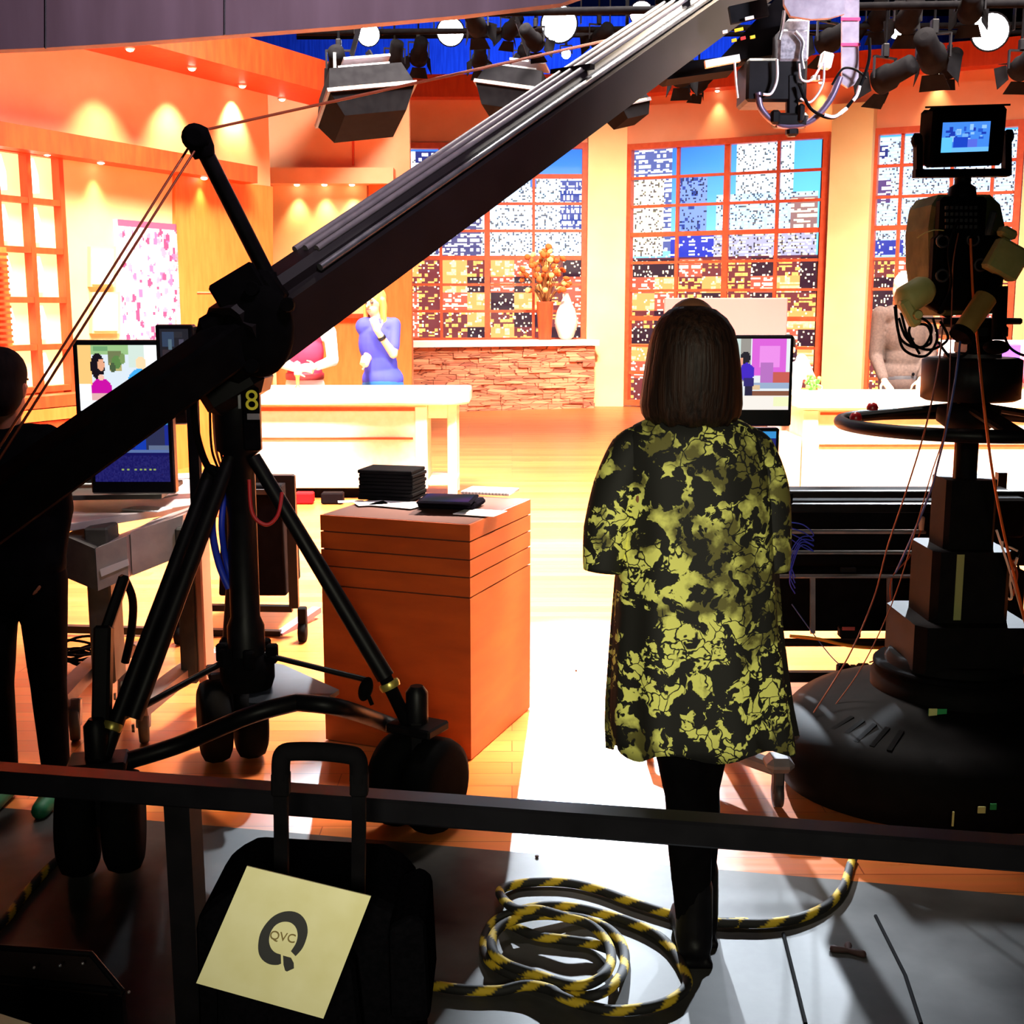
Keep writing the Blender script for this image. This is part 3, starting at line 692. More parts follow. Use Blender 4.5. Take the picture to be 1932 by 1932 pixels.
for i, (y, x0, x1, ry) in enumerate(prof):
    a, c = atw(x0, y), atw(x1, y); z = a.z
    for j in range(n):
        an = 2 * math.pi * j / n; rip = 1 + (max(0, i - 3) / 8) * .05 * math.sin(an * 9 + 1.3) + (max(0, i - 5) / 6) * .03 * math.sin(an * 5)
        zz = z + (0 if i < len(prof) - 1 else -.014 * math.sin(an * 7) - .02 * math.cos(an * 1 - 2.2))
        e = .86
        vs.append(V(((a.x + c.x) / 2 + (c.x - a.x) / 2 * math.copysign(abs(math.cos(an)) ** e, math.cos(an)) * (rip if abs(math.cos(an)) < .98 else 1), YW + ry * math.sin(an) * rip, zz)))
fs = [(i * n + j, i * n + (j + 1) % n, (i + 1) * n + (j + 1) % n, (i + 1) * n + j) for i in range(len(prof) - 1) for j in range(n)]
tb.add(vs, fs, True); tu = tb.build('tunic', TUN, r)
q = tu.modifiers.new('solid', 'SOLIDIFY'); q.thickness = .004; q.offset = -1
sl = MB()
def sleeve(pts):
    m_ = MB(); ps = [V(p[:3]) for p in pts]; m_.tube(curve(ps, 6), [v for v in np.interp(np.linspace(0, len(pts) - 1, len(curve(ps, 6))), range(len(pts)), [p[3] for p in pts])], 24, caps=False)
    o = m_.build('sleeve', TUN, r); q = o.modifiers.new('solid', 'SOLIDIFY'); q.thickness = .004
a = [atw(1225, 822), atw(1192, 850), atw(1166, 920), atw(1146, 1000), atw(1136, 1074)]
sleeve([tuple(p + V((0, -.005 * i, 0))) + (rr,) for i, (p, rr) in enumerate(zip(a, (.030, .052, .060, .058, .046)))])
a = [atw(1392, 822), atw(1420, 850), atw(1446, 920), atw(1454, 1000), atw(1458, 1074)]
sleeve([tuple(p + V((0, -.005 * i, 0))) + (rr,) for i, (p, rr) in enumerate(zip(a, (.030, .050, .050, .046, .036)))])
# grey-white underlayer peeking out at the hem, left
# bob haircut
HAIR = noisy('dark_hair', (26, 15, 12), (52, 31, 22), scale=(22, 22, .8), rough=.55, bump=.5, mscale=5, spec=.25)
hp = [(577, 1283, 1327, .03), (584, 1262, 1350, .055), (600, 1244, 1370, .082), (622, 1232, 1384, .10), (650, 1224, 1391, .112), (690, 1217, 1396, .115), (730, 1211, 1399, .112), (762, 1207, 1400, .105), (780, 1210, 1397, .10), (790, 1222, 1384, .092)]
n = 60; vs = []
for i, (y, x0, x1, ry) in enumerate(hp):
    a, c = atw(x0, y), atw(x1, y)
    for j in range(n):
        an = 2 * math.pi * j / n; rip = 1 + .012 * math.sin(an * 17 + i * .2) * (i / 9); zz = a.z - (.012 * abs(math.sin(an * 6.5)) if i == 9 else 0)
        vs.append(V(((a.x + c.x) / 2 + (c.x - a.x) / 2 * math.cos(an) * rip, YW - .005 + ry * math.sin(an) * rip, zz)))
fs = [(i * n + j, i * n + (j + 1) % n, (i + 1) * n + (j + 1) % n, (i + 1) * n + j) for i in range(len(hp) - 1) for j in range(n)] + [tuple(range(n))] + [tuple(reversed(range(n * 9, n * 10)))]
MB().add(vs, fs, True).build('hair', HAIR, r)
hd = V((cxw, YW + .02, hz))

# ---- generic standing figure built in world coordinates
def figure(label, X, Y, H, face, arms, cloth, lower, hair, skin=SKIN, sleeves='long', legs=True, extra=None, lean=(0, 0), sitz=0):
    k = H / 1.7; r = thing('person', V((X, Y, 0)), label, 'person'); f = V(face).normalized(); lx, ly = lean
    b = MB(); hc = V((X + lx, Y + ly, H - .115 * k)); head_mesh(b, hc, f, k)
    nk = V((X + lx * .8, Y + ly * .8, 1.43 * k)); b.cap(hc - V((0, 0, .05)), nk, .05 * k, .052 * k)
    s = V((1, 0, 0)); t = MB()
    bf = V((0, -1, 0))
    for q, g in ((b, 0), (t, .014)):
        q.cap(nk - s * .10 * k - V((0, 0, .05)), nk + s * .10 * k - V((0, 0, .05)), .07 * k + g, .07 * k + g)
        q.ell((X + lx * .6, Y + ly * .6, 1.24 * k), (.16 * k + g, .11 * k + g, .2 * k + g)); q.ell((X + lx * .3, Y + ly * .3, 1.05 * k), (.135 * k + g, .10 * k + g, .18 * k)); 
        q.ell((X, Y, .93 * k), (.17 * k + g, .12 * k + g, .14 * k))
    t.ell((X, Y, .86 * k), (.18 * k, .14 * k, .14 * k)) if cloth[0] == 'blazer' else None
    for (sh, el, wr, hd_, hn, cu) in arms:
        sh, el, wr = V(sh), V(el), V(wr)
        b.cap(sh, el, .05 * k, .04 * k); b.cap(el, wr, .038 * k, .026 * k); hand(b, wr, hd_, hn, k, cu)
        t.cap(sh, el if sleeves != 'short' else sh.lerp(el, .75), .062 * k, .055 * k)
        if sleeves == 'long': t.cap(el, el.lerp(wr, .9), .052 * k, .040 * k)
    lo = MB(); lo.ell((X, Y, .90 * k), (.18 * k, .135 * k, .14 * k))
    for sg in (-1, 1):
        hp_ = V((X + sg * .09 * k, Y, .88 * k)); kn = V((X + sg * .10 * k, Y - .02, .47 * k)); an = V((X + sg * .10 * k, Y, .08 * k))
        for q, g in ((b, 0), (lo, .012)): q.cap(hp_, kn, .085 * k + g, .055 * k + g); q.cap(kn, an, .055 * k + g, .038 * k + g)
        b.cap(an - V((0, 0, .03)), an + V((0, -.13, -.045)), .038 * k, .03 * k)
        sb = MB(); sb.cap(an - V((0, -.02, .03)), an + V((0, -.15, -.045)), .045 * k, .034 * k); sb.build('shoe', extra or BLKM, r)
    b.build('body', skin, r, remesh=.009, smooth=2); t.build(cloth[0], cloth[1], r, remesh=.012, smooth=3); lo.build(lower[0], lower[1], r, remesh=.014, smooth=3)
    head_parts(r, hc, f, k)
    hb = MB()
    if hair:
        col, kind = hair; bk = -f
        hb.ell(hc + bk * .014 + V((0, 0, .045)), (.088 * k, .102 * k, .098 * k), (0, 0, -math.atan2(f.x, f.y)))
        if kind == 'short': hb.ell(hc + bk * .035 - V((0, 0, .01)), (.085 * k, .085 * k, .095 * k), (0, 0, -math.atan2(f.x, f.y)))
        if kind == 'long':
            hb.ell(hc + bk * .05 - V((0, 0, .05)), (.085 * k, .07 * k, .13 * k), (0, 0, -math.atan2(f.x, f.y)))
            ss = f.cross(V((0, 0, 1))).normalized()
            for sg in (-1, 1): hb.cap(hc + ss * sg * .085 * k + V((0, 0, .02)), hc + ss * sg * .095 * k + V((0, 0, -.17 * k)), .03 * k, .028 * k)
        hb.build('hair', col, r, remesh=.009, smooth=2)
        # keep the hair off the face: it sits behind the face plane
    return r, hc
BLOND = noisy('blond_hair', (190, 112, 46), (216, 150, 76), scale=(10, 10, 1), rough=.5)
DKH = noisy('black_hair', (16, 11, 11), (28, 18, 17), scale=(10, 10, 1), rough=.9, spec=.1)
WHH = noisy('white_hair', (236, 214, 200), (250, 236, 226), scale=(10, 10, 1), rough=.6)
YP = 11.1
# blond woman in the blue shirt: one hand raised to her mouth
X0 = at(722, 700, YP).x
P = lambda px, py, dy=0: at(px, py, YP + dy)
arms = [(P(743, 612), P(742, 668, -.12), P(712, 625, -.22), (-.25, -.1, 1), (.2, -1, .1), 1.1),
        (P(701, 616), P(694, 672, -.06), P(690, 688, -.26), (-.3, -.8, .4), (-1, 0, .2), .9)]
r, hc = figure('blond woman in a blue shirt, hand raised to her face, behind the left counter', X0, YP, 1.76, (-.5, -.85, -.05), arms, ('shirt', mat('blue_shirt', (46, 52, 168), .8)), ('jeans', mat('blue_jeans', (20, 84, 150), .8)), (BLOND, 'long'), SKINR, 'short', lean=(-.06, 0))
wp = P(712, 625, -.22).lerp(P(742, 668, -.12), .28)
dd = (P(712, 625, -.22) - P(742, 668, -.12)).normalized()
MB().lathe(wp - dd * .015, [(.03, 0), (.037, .002), (.037, .028), (.03, .03)], 16, axis=dd).build('watch', BLACK, r)
# dark-haired woman in the red vest
X1 = at(575, 700, YP).x
arms = [(P(622, 626), P(628, 680, -.05), P(596, 692, -.24), (-1, -.2, 0), (0, -1, .5), .6), (P(524, 626), P(528, 684, -.05), P(560, 695, -.24), (1, -.2, 0), (0, -1, .5), .6)]
r, hc = figure('woman in a red vest over white sleeves behind the left counter', X1, YP, 1.66, (.1, -1, -.15), arms, ('white_shirt', mat('white_shirt', (250, 224, 216), .8)), ('trousers', mat('pink_trousers', (236, 190, 180), .8)), (DKH, 'long'), SKINR, 'long')
v = MB(); k = 1.66 / 1.7
v.ell((X1, YP, 1.235 * k), (.178, .135, .205)); v.ell((X1, YP, 1.06 * k), (.158, .125, .19)); v.cap((X1 - .09, YP, 1.37 * k), (X1 + .09, YP, 1.37 * k), .088, .088)
v.build('red_vest', mat('red_vest', (196, 20, 60), .7), r, remesh=.012, smooth=2)
MB().lathe((X1, YP, .985 * k), [(.165, 0), (.172, .01), (.172, .05), (.165, .06)], 32).build('belt', mat('dark_red', (120, 10, 30), .6), r)
# man in grey blazer behind the right counter
YR = 10.7; P = lambda px, py, dy=0: at(px, py, YR + dy)
X2 = at(1702, 700, YR).x
arms = [(P(1660, 592), P(1652, 672, 0), P(1668, 718, -.26), (.3, -.6, -.6), (0, 0, 1), .35), (P(1745, 592), P(1755, 668, 0), P(1738, 716, -.25), (-.2, -.6, -.6), (0, 0, 1), .35)]
r, hc = figure('white-haired man in a grey blazer leaning on the right counter', X2, YR, 1.88, (.3, -1, -.1), arms, ('blazer', noisy('grey_tweed', (58, 42, 38), (72, 54, 48), scale=(9, 9, 9), rough=.9)), ('trousers', DGREY), (WHH, 'short'), SKINR, 'long')
for i in range(2): MB().ell(P(1722 + i, 640 + i * 66, -.155), (.014, .008, .014), None, 10, 8).build('button', BLKM, r)
# person in white at the left end of the right counter
YR2 = 10.5; P = lambda px, py, dy=0: at(px, py, YR2 + dy)
X3 = at(1495, 700, YR2).x
arms = [(P(1512, 678), P(1530, 716), P(1534, 726, -.22), (.3, -.8, 0), (0, 0, 1), .5), (P(1470, 678), P(1462, 716), P(1474, 726, -.22), (.2, -.8, 0), (0, 0, 1), .5)]
r, hc = figure('person in a loose white top beside the monitor at the right counter', X3 - .05, YR2, 1.34, (-.3, -1, -.5), arms, ('white_top', mat('white_top', (250, 246, 238), .8)), ('trousers', mat('pale_trousers', (220, 214, 204), .8)), (DKH, 'short'), SKINR, 'long')
# dark figure at the left edge working the crane
YC = 3.85; P = lambda px, py, dy=0: at(px, py, YC + dy)
X4 = at(20, 900, YC).x
arms = [(P(88, 830), P(112, 960, .05), P(100, 1080, -.02), (-.3, -.1, -1), (1, 0, 0), .7), (P(-60, 830), P(-80, 960, .05), P(-50, 1080, .0), (.2, 0, -1), (-1, 0, 0), .7)]
r, hc = figure('person in dark clothes at the far left edge, behind the crane arm', X4, YC, 1.45, (.12, 1, -.1), arms, ('black_jacket', BLKM), ('black_trousers', BLKM), (DKH, 'short'), mat('skin_shade', (150, 84, 58), .6), 'long', extra=mat('green_shoe', (16, 110, 70), .6))
# =================================================================== SET FURNITURE
# left demonstration counter
YL = 10.3; WLc = vy(YL)
def box3(b, x0, x1, y0, y1, z0, z1, bev=0): b.box(((x0 + x1) / 2, (y0 + y1) / 2, (z0 + z1) / 2), (x1 - x0, y1 - y0, z1 - z0), bev=bev); return b
xl, xr = at(420, 750, YL).x, at(886, 750, YL).x; xb = at(806, 800, YL).x
r = thing('demo_counter', V(((xl + xr) / 2, YL + .4, 0)), 'long cream counter with a rounded top and open end leg behind the crane tripod', 'counter')
b = MB(); y0, y1 = YL - .12, YL + .58
arc = [(xr - .22 + .22 * math.cos(a), y0 + .22 + .22 * math.sin(a)) for a in np.linspace(-math.pi / 2, 0, 9)] + [(xr, y1), (xl, y1), (xl, y0)]
b.prism([V((x, y, .80)) for x, y in arc], V((0, 0, .125))); b.build('countertop', CREAMC, r, bevel=.02)
b = MB(); box3(b, xl, xb, YL, YL + .5, .09, .80, .005); b.build('body', CREAMC, r)
b = MB(); box3(b, xl, xb - .1, YL - .018, YL, .745, .775); b.build('gap_shade_strip', ORWOOD, r)  # orange strip standing in for the shade in the panel gap
b = MB(); box3(b, xl, xb - .12, YL - .014, YL, .505, .522); b.build('gap_shade_strip', ORWOOD, r)
b = MB(); box3(b, xb - .10, xb, YL - .02, YL, .09, .78, .004); b.build('corner_post', WHITE, r)
b = MB(); box3(b, xl, xb - .05, YL + .06, YL + .5, 0, .09); b.build('plinth', BLKM, r)
xe0, xe1 = at(826, 850, YL).x, at(862, 850, YL).x
b = MB(); box3(b, xe0 + .08, xe1, YL + .02, YL + .12, 0, .80, .01); b.build('leg', CREAMC, r)
b = MB(); box3(b, xe0 + .08, xe1, YL + .42, YL + .52, 0, .80, .01); b.build('leg', CREAMC, r)
b = MB(); box3(b, xb, xe1, YL + .03, YL + .58, .68, .80, .01); b.build('apron', CREAMC, r)
b = MB(); box3(b, xb, xe1, YL + .05, YL + .56, .10, .16, .01); b.build('stretcher', CREAMC, r)
# candle on the counter
c = at(562, 735, YL + .25); c.z = .925
r = thing('candle', c, 'small white candle on an amber holder on the left counter, before the red vest', 'candle')
MB().lathe(c, [(.03, 0), (.012, .02), (.018, .09), (.03, .11)], 16).build('holder', AMBER, r); MB().lathe(c + V((0, 0, .11)), [(.028, 0), (.028, .10), (.005, .115)], 16).build('wax', WHITE, r)
# right demonstration counter
YQ = 9.8; xl, xr = at(1502, 750, YQ).x, at(2120, 750, YQ).x
r = thing('demo_counter', V(((xl + xr) / 2, YQ + .4, 0)), 'long cream counter with grooved front panels behind the studio camera', 'counter')
b = MB(); box3(b, xl, xr, YQ - .10, YQ + .5, .80, .925, .02); b.build('countertop', CREAMC, r)
b = MB(); box3(b, xl + .06, xr - .1, YQ, YQ + .46, .08, .80); b.build('body', CREAMC, r)
xc0, xc1 = at(1514, 800, YQ).x, at(1542, 800, YQ).x
b = MB(); box3(b, xc0, xc1, YQ - .03, YQ, .08, .79, .004); b.build('corner_post', WHITE, r)
for z in (.755, .50):
    b = MB(); box3(b, xc1 + .02, xr - .1, YQ - .014, YQ, z, z + .02); b.build('gap_shade_strip', ORWOOD, r)  # orange strips in place of the shaded gaps
b = MB(); box3(b, xl + .1, xr - .15, YQ + .05, YQ + .42, 0, .08); b.build('plinth', BLKM, r)
# low white block left of it
x0, x1 = at(1462, 800, 9.9).x, at(1512, 800, 9.9).x
b = MB(); box3(b, x0, x1 - .03, 9.75, 10.3, 0, .58); tag(b.build('side_block', mat('block_pink', (240, 176, 130), .6)), 'low peach block against the left end of the right counter', 'block', None)
# pale screen board behind the woman's head
c0, c1 = at(1254, 562, 13.0), at(1482, 700, 13.0)
r = thing('display_board', V(((c0.x + c1.x) / 2, 13.0, 0)), 'large blank pale pink board standing behind the woman\'s head', 'board')
b = MB(); box3(b, c0.x, c1.x, 13.0, 13.06, at(1300, 800, 13).z, c0.z, .01); b.build('panel', mat('board_pink', (190, 126, 124), .8), r)
for x in (c0.x + .15, c1.x - .15): b = MB(); b.bar((x, 13.03, 0), (x, 13.03, at(1300, 800, 13).z + .1), .05, .05, up=(0, 1, 0)); b.bar((x, 12.8, .02), (x, 13.3, .02), .05, .04); b.build('leg', GREY, r)
# pink flowers and purple box at the right edge on the counter
r = thing('product_display', at(1860, 690, 10.6) * 1, 'pale pink display stand with a purple box on the right counter behind the camera', 'display'); r.location.z = .925
c = r.location.copy()
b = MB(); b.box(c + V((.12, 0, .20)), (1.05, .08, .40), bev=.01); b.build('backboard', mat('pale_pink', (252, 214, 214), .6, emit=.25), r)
b = MB(); b.box(c + V((.16, -.08, .30)), (.16, .1, .14), bev=.01); b.build('purple_box', mat('purple', (110, 60, 200), .5), r)
b = MB(); b.ell(c + V((.34, -.10, .17)), (.1, .06, .15)); b.build('pink_vase', mat('rose', (226, 90, 120), .5), r)
# wine-red and green detail near the white-topped person
b = MB(); c = at(1533, 722, 10.2); 
for k in range(16): b.ell(c + V((random.uniform(-.05, .05), random.uniform(-.04, .04), random.uniform(-.10, .06))), (.022, .022, .012), (random.random() * 3, random.random() * 3, 0), 8, 6)
b.lathe(V((c.x, c.y, .925)), [(.03, 0), (.035, .05), (.02, .06)], 12)
tag(b.build('small_plant', mat('leaf_green', (80, 160, 50), .6)), 'small green leafy plant at the left end of the right counter', 'plant')
# microphone style T stand behind the crane
p0, p1 = at(372, 553, 9.5), at(446, 553, 9.5)
r = thing('t_stand', V(((p0.x + p1.x) / 2 + .02, 9.5, 0)), 'thin T-shaped stand in front of the amber panel behind the crane', 'stand')
b = MB(); b.tube([p0, p1], .010, 8); b.build('cross_bar', ORWOOD, r)
b = MB(); x = (p0.x + p1.x) / 2; b.tube([(x, 9.5, 0), (x, 9.5, p0.z)], .008, 8); b.lathe((x, 9.5, 0), [(.14, 0), (.14, .02), (.02, .03)], 20); b.build('pole', ORWOOD, r)

# =================================================================== ORANGE LECTERN
LW = noisy('lectern_wood', (146, 56, 9), (166, 68, 14), scale=(1.2, 1.2, 5), rough=.45, mscale=3)
A_, B_, C_ = pl(615, 1397), pl(889, 1436), pl(1000, 1337)
D_ = A_ + (C_ - B_); h = .862
r = thing('lectern', V(((A_.x + C_.x) / 2, (A_.y + C_.y) / 2, 0)), 'orange wooden podium cabinet with grooved upper bands, papers on top', 'podium')
def inset(pts, d):
    c = sum(pts, V()) / len(pts); return [c + (p - c) * (1 - d / (p - c).length) for p in pts]
q = [A_, B_, C_, D_]; q = [V((p.x, p.y, 0)) for p in q]
lv = [0.005, .60, .672, .735, .80, h]
for i in range(5):
    b = MB(); b.prism([p + V((0, 0, lv[i])) for p in q], V((0, 0, lv[i + 1] - lv[i] - .005))); b.build('body' if i == 0 else 'band', LW, r)
b = MB(); b.prism([p + V((0, 0, 0)) for p in inset(q, .012)], V((0, 0, h - .004))); b.build('core', mat('groove_dark', (70, 26, 10), .7), r)
u1 = (B_ - A_).normalized(); v1 = (C_ - B_).normalized()
def ont(px, py, z=h): return pl(px, py, z)
def flat(b, px, py, w_, d_, t, z, ang): 
    c = ont(px, py, z); b.box(c + V((0, 0, t / 2)), (w_, d_, t), (0, 0, R(ang)), bev=min(.003, t * .4)); return c
NOSP = mat('soft_black', (16, 14, 20), 1.0, spec=0.0)
# black folder stack
for k in range(8):
    zz = h + .004 + k * .0146; b = MB(); c = ont(741, 940, h); 
    b.box(c + V((random.uniform(-.004, .004), random.uniform(-.004, .004), zz - h + .007)), (.22, .17, .0142), (0, 0, R(-14 + random.uniform(-1.5, 1.5))), bev=.003)
    tag(b.build('black_folder', BLKM), 'black folder in the stack on the back of the podium, ' + ['at the bottom', 'second from the bottom', 'third from the bottom', 'fourth from the bottom', 'fourth from the top', 'third from the top', 'second from the top', 'at the top'][k], 'folder', 'stacked black folders')
for i, (px, py, w_, d_, an, lab) in enumerate([(700, 950, .12, .10, 20, 'small white paper slip at the left rear of the podium top'), (752, 952, .20, .14, -28, 'crumpled pale paper between the folders and the tablet'), (906, 968, .16, .13, -22, 'pale loose sheet at the front right corner of the podium'), (662, 947, .10, .05, 10, 'narrow grey paper at the left edge of the podium top')]):
    b = MB(); flat(b, px, py, w_, d_, .003, h + .001, an); tag(b.build('paper_sheet', PAPER), lab, 'paper')
r = thing('notebook', ont(925, 930), 'open white spiral notebook behind the tablet on the podium', 'notebook'); c = r.location
b = MB(); b.box(c + V((0, 0, .008)), (.20, .15, .012), (0, 0, R(-16)), bev=.002); b.build('pages', PAPER, r)
b = MB(); m_ = Euler((0, 0, R(-16))).to_matrix()
for k in range(14):
    p = c + m_ @ V((-.09 + k * .0138, -.075, .010)); b.tube([p + m_ @ V((0, .006 * math.cos(a), .006 * math.sin(a))) for a in np.linspace(0, 6.28, 9)], .001, 5)
b.build('spiral', BLACK, r)
r = thing('binder', ont(855, 955), 'black padded binder under the tablet on the podium', 'binder'); c = r.location
b = MB(); b.box(c + V((-.005, -.005, .014)), (.22, .17, .026), (0, 0, R(-14)), bev=.009); b.build('cover', NOSP, r)
b = MB(); b.box(c + V((0, .0, .0285)), (.15, .11, .003), (0, 0, R(-14)), bev=.001); b.build('label_panel', DGREY, r)
r = thing('tablet', ont(845, 947, h + .033), 'black tablet with a faint purple screen on the podium', 'tablet'); c = r.location
m_ = Euler((R(4), 0, R(-10))).to_matrix(); b = MB(); b.box(c + V((0, 0, .010)), (.205, .15, .009), m_, bev=.004); b.build('case', NOSP, r)
ny, nx = 18, 26; X, Y_ = np.meshgrid(np.linspace(0, 1, nx), np.linspace(0, 1, ny)); A = np.stack([60 + 50 * np.sin(X * 5) * np.cos(Y_ * 4), 40 + 10 * X, 110 + 40 * np.cos(X * 4 + Y_ * 3)], -1).clip(10, 200)
picture('screen', c + m_ @ V((-.09, .062, .016)), c + m_ @ V((.09, .062, .016)), c + m_ @ V((-.09, -.062, .016)), A, .36, r, rough=1)
MATS['picture_0.36'].node_tree.nodes['Principled BSDF'].inputs['Specular IOR Level'].default_value = 0.02

# =================================================================== JIB CRANE
YJ = 3.75
r = thing('camera_crane', V((at(457, 1300, YJ).x, YJ, 0)), 'long black camera crane with a box-section arm on a wheeled tripod', 'crane'); JR = r
Ab, At = at(-90, 1016, 2.95), at(1460, -72, 6.3)
ad = (At - Ab).normalized(); sd = ad.cross(V((0, 0, 1))).normalized(); ud = sd.cross(ad)
def arm(t): return Ab + (At - Ab) * t
# find t at the pivot
tp = (YJ - Ab.y) / (At.y - Ab.y); PV = arm(tp)
HH = .215
ARM = noisy('arm_paint', (21, 16, 19), (28, 22, 26), scale=(1, 1, 1), rough=.45, spec=.35)
b = MB(); w_ = .20
def sect(t): 
    c = arm(t); return c
prof = [(-.10, -.108), (.10, -.108), (.105, .045), (.075, .06), (.075, .085), (.05, .107), (-.05, .107), (-.075, .085), (-.075, .06), (-.105, .045)]
vs = []
for t in (tp - .03, 1): vs += [arm(t) + sd * x + ud * z for x, z in prof]
n = len(prof); b.add(vs, [(i, (i + 1) % n, n + (i + 1) % n, n + i) for i in range(n)] + [tuple(reversed(range(n))), tuple(range(n, 2 * n))])
b.build('arm', ARM, r)
b = MB(); b.bar(arm(0), arm(tp - .01), .13, .125, bev=.01); b.build('tail_arm', BLKM, r)
b = MB(); b.box(at(432, 705, YJ), (.20, .20, .20), (0, R(-30), 0), bev=.03); b.build('pivot_block', BLACK, r)
b = MB()
for x in (-.088, .088): b.tube([arm(tp + .04) + sd * x + ud * .07, arm(1) + sd * x + ud * .07], .012, 8)
b.build('rail', STEEL, r)
for x, z in ((-.05, .11), (.0, .112), (.05, .11)):
    MB().tube([arm(tp + .05) + sd * x + ud * z, arm(1) + sd * x + ud * z], .011, 8).build('truss_tube', GREY if z < .115 else STEEL, r)
for t in (.62, .80):
    MB().bar(arm(t) + sd * -.095 + ud * .113, arm(t) + sd * .095 + ud * .113, .03, .018).build('cross_clamp', BLACK, r)
for t in np.linspace(tp + .08, .97, 9): MB().lathe(arm(t) - sd * .10 + ud * -.05, [(.006, 0), (.006, .006)], 8, axis=-sd).build('rivet', BLACK, r)
b = MB(); b.prism([arm(.925) - sd * .104 + ud * -.02, arm(.955) - sd * .104 + ud * -.03, arm(.962) - sd * .104 + ud * .05, arm(.93) - sd * .104 + ud * .045], -sd * .002); b.build('blue_tape', mat('tape_blue', (30, 110, 230), .5), r)
# mast and stay cables
mt = at(374, 262, YJ - .15); mbm = PV + ud * .12
b = MB(); b.tube([at(512, 535, YJ), mt], .024, 14); b.build('mast', BLACK, r)
b = MB(); b.lathe(mt - V((.0, .03, 0)), [(.02, -.012), (.038, -.01), (.03, 0), (.038, .01), (.02, .03)], 16, axis=(0, 1, 0)); b.lathe(mt, [(.03, -.05), (.036, -.03), (.036, .02), (.02, .035)], 14, axis=(mt - mbm)); b.build('pulley', BLKM, r)
CAB = mat('stay_cable', (150, 70, 44), .45, .3)
for k, s_ in enumerate((-.02, .02)):
    MB().tube([mt + sd * s_, arm(.02) + sd * s_ * .8 + ud * .06], .0035, 6).build('stay_cable', CAB, r)
    MB().tube([mt + sd * s_ + V((0, 0, .02)), at(1236, 56, 5.8) + sd * s_ * 3], .0035, 6).build('stay_cable', CAB, r)
# pivot head
b = MB(); c = at(462, 640, YJ)
b.box(c, (.19, .26, .22), (0, R(-30), 0), bev=.03); b.box(at(500, 560, YJ), (.14, .27, .12), (0, R(-35), 0), bev=.02)
b.ell(at(488, 622, YJ - .12), (.105, .05, .14)); b.build('pivot_head', BLKM, r)
for px, py in ((545, 575), (478, 545), (395, 690), (478, 690)): MB().lathe(at(px, py, YJ - .14), [(.018, 0), (.022, .01), (.02, .03)], 12, axis=(0, -1, 0)).build('bolt', BLKM, r)
b = MB(); b.box(at(462, 565, YJ - .13), (.15, .02, .17), (0, R(-30), 0), bev=.008); b.build('side_plate', BLKM, r)
b = MB(); b.tube(curve([at(415, 700, YJ - .1), at(372, 720, YJ - .15), at(368, 800, YJ - .12), at(392, 880, YJ - .05), at(430, 905, YJ)]), .011, 8); b.build('drag_hose', RUB, r)
# column
zc = [at(457, y, YJ).z for y in (690, 860, 1180, 1250)]
cxj = at(457, 1000, YJ).x
b = MB(); b.lathe((cxj, YJ, 0), [(.058, zc[3] - .05), (.058, zc[2]), (.046, zc[2] + .03), (.046, zc[1]), (.07, zc[1] + .02), (.07, zc[0]), (.05, zc[0] + .05)], 20); b.build('column', BLACK, r)
b = MB(); b.lathe((cxj, YJ, 0), [(.075, zc[3] - .08), (.085, zc[3] - .05), (.085, zc[3]), (.06, zc[3] + .03)], 20)
for a in range(6): b.box((cxj + .08 * math.cos(a), YJ + .08 * math.sin(a), zc[3] + .03), (.035, .035, .06), (0, 0, a), bev=.006)
b.build('column_collar', BLKM, r)
b = MB(); b.box(at(474, 790, YJ - .085), (.052, .018, .19), bev=.006); b.build('control_box', BLKM, r)
b = MB(); b.box(at(474, 760, YJ - .095) , (.040, .004, .062)); b.build('sticker', BLKM, r)
text('number', '8', at(475, 757, YJ - .0985), (1, 0, 0), (0, 0, 1), .085, mat('sticker_yellow', (206, 190, 40), .6, emit=.15), r)
b = MB(); b.box(at(478, 786, YJ - .096), (.036, .004, .018)); b.build('metal_tag', GREY, r)
b = MB(); b.box(at(452, 748, YJ - .09), (.008, .01, .072)); b.build('latch', STEEL, r)
MB().tube(curve([at(470, 905, YJ - .1), at(476, 968, YJ - .12), at(502, 990, YJ - .12), at(524, 972, YJ - .1), at(532, 930, YJ - .05)]), .006, 8).build('red_cable', mat('cable_red', (190, 30, 34), .5), r)
MB().tube(curve([at(415, 905, YJ), at(400, 985, YJ - .02), at(412, 1060, YJ), at(432, 1110, YJ)]), .012, 8).build('blue_cable', mat('cable_blue', (24, 50, 190), .5), r)
MB().tube(curve([at(425, 920, YJ), at(418, 990, YJ - .03), at(425, 1050, YJ), at(436, 1090, YJ)]), .010, 8).build('blue_cable', MATS['cable_blue'], r)
for k in range(3): MB().tube(curve([at(396 + k * 6, 770, YJ), at(400 + k * 8, 850, YJ - .03), at(420 + k * 5, 900, YJ)]), .004, 6).build('power_lead', CAB if k == 1 else RUB, r)
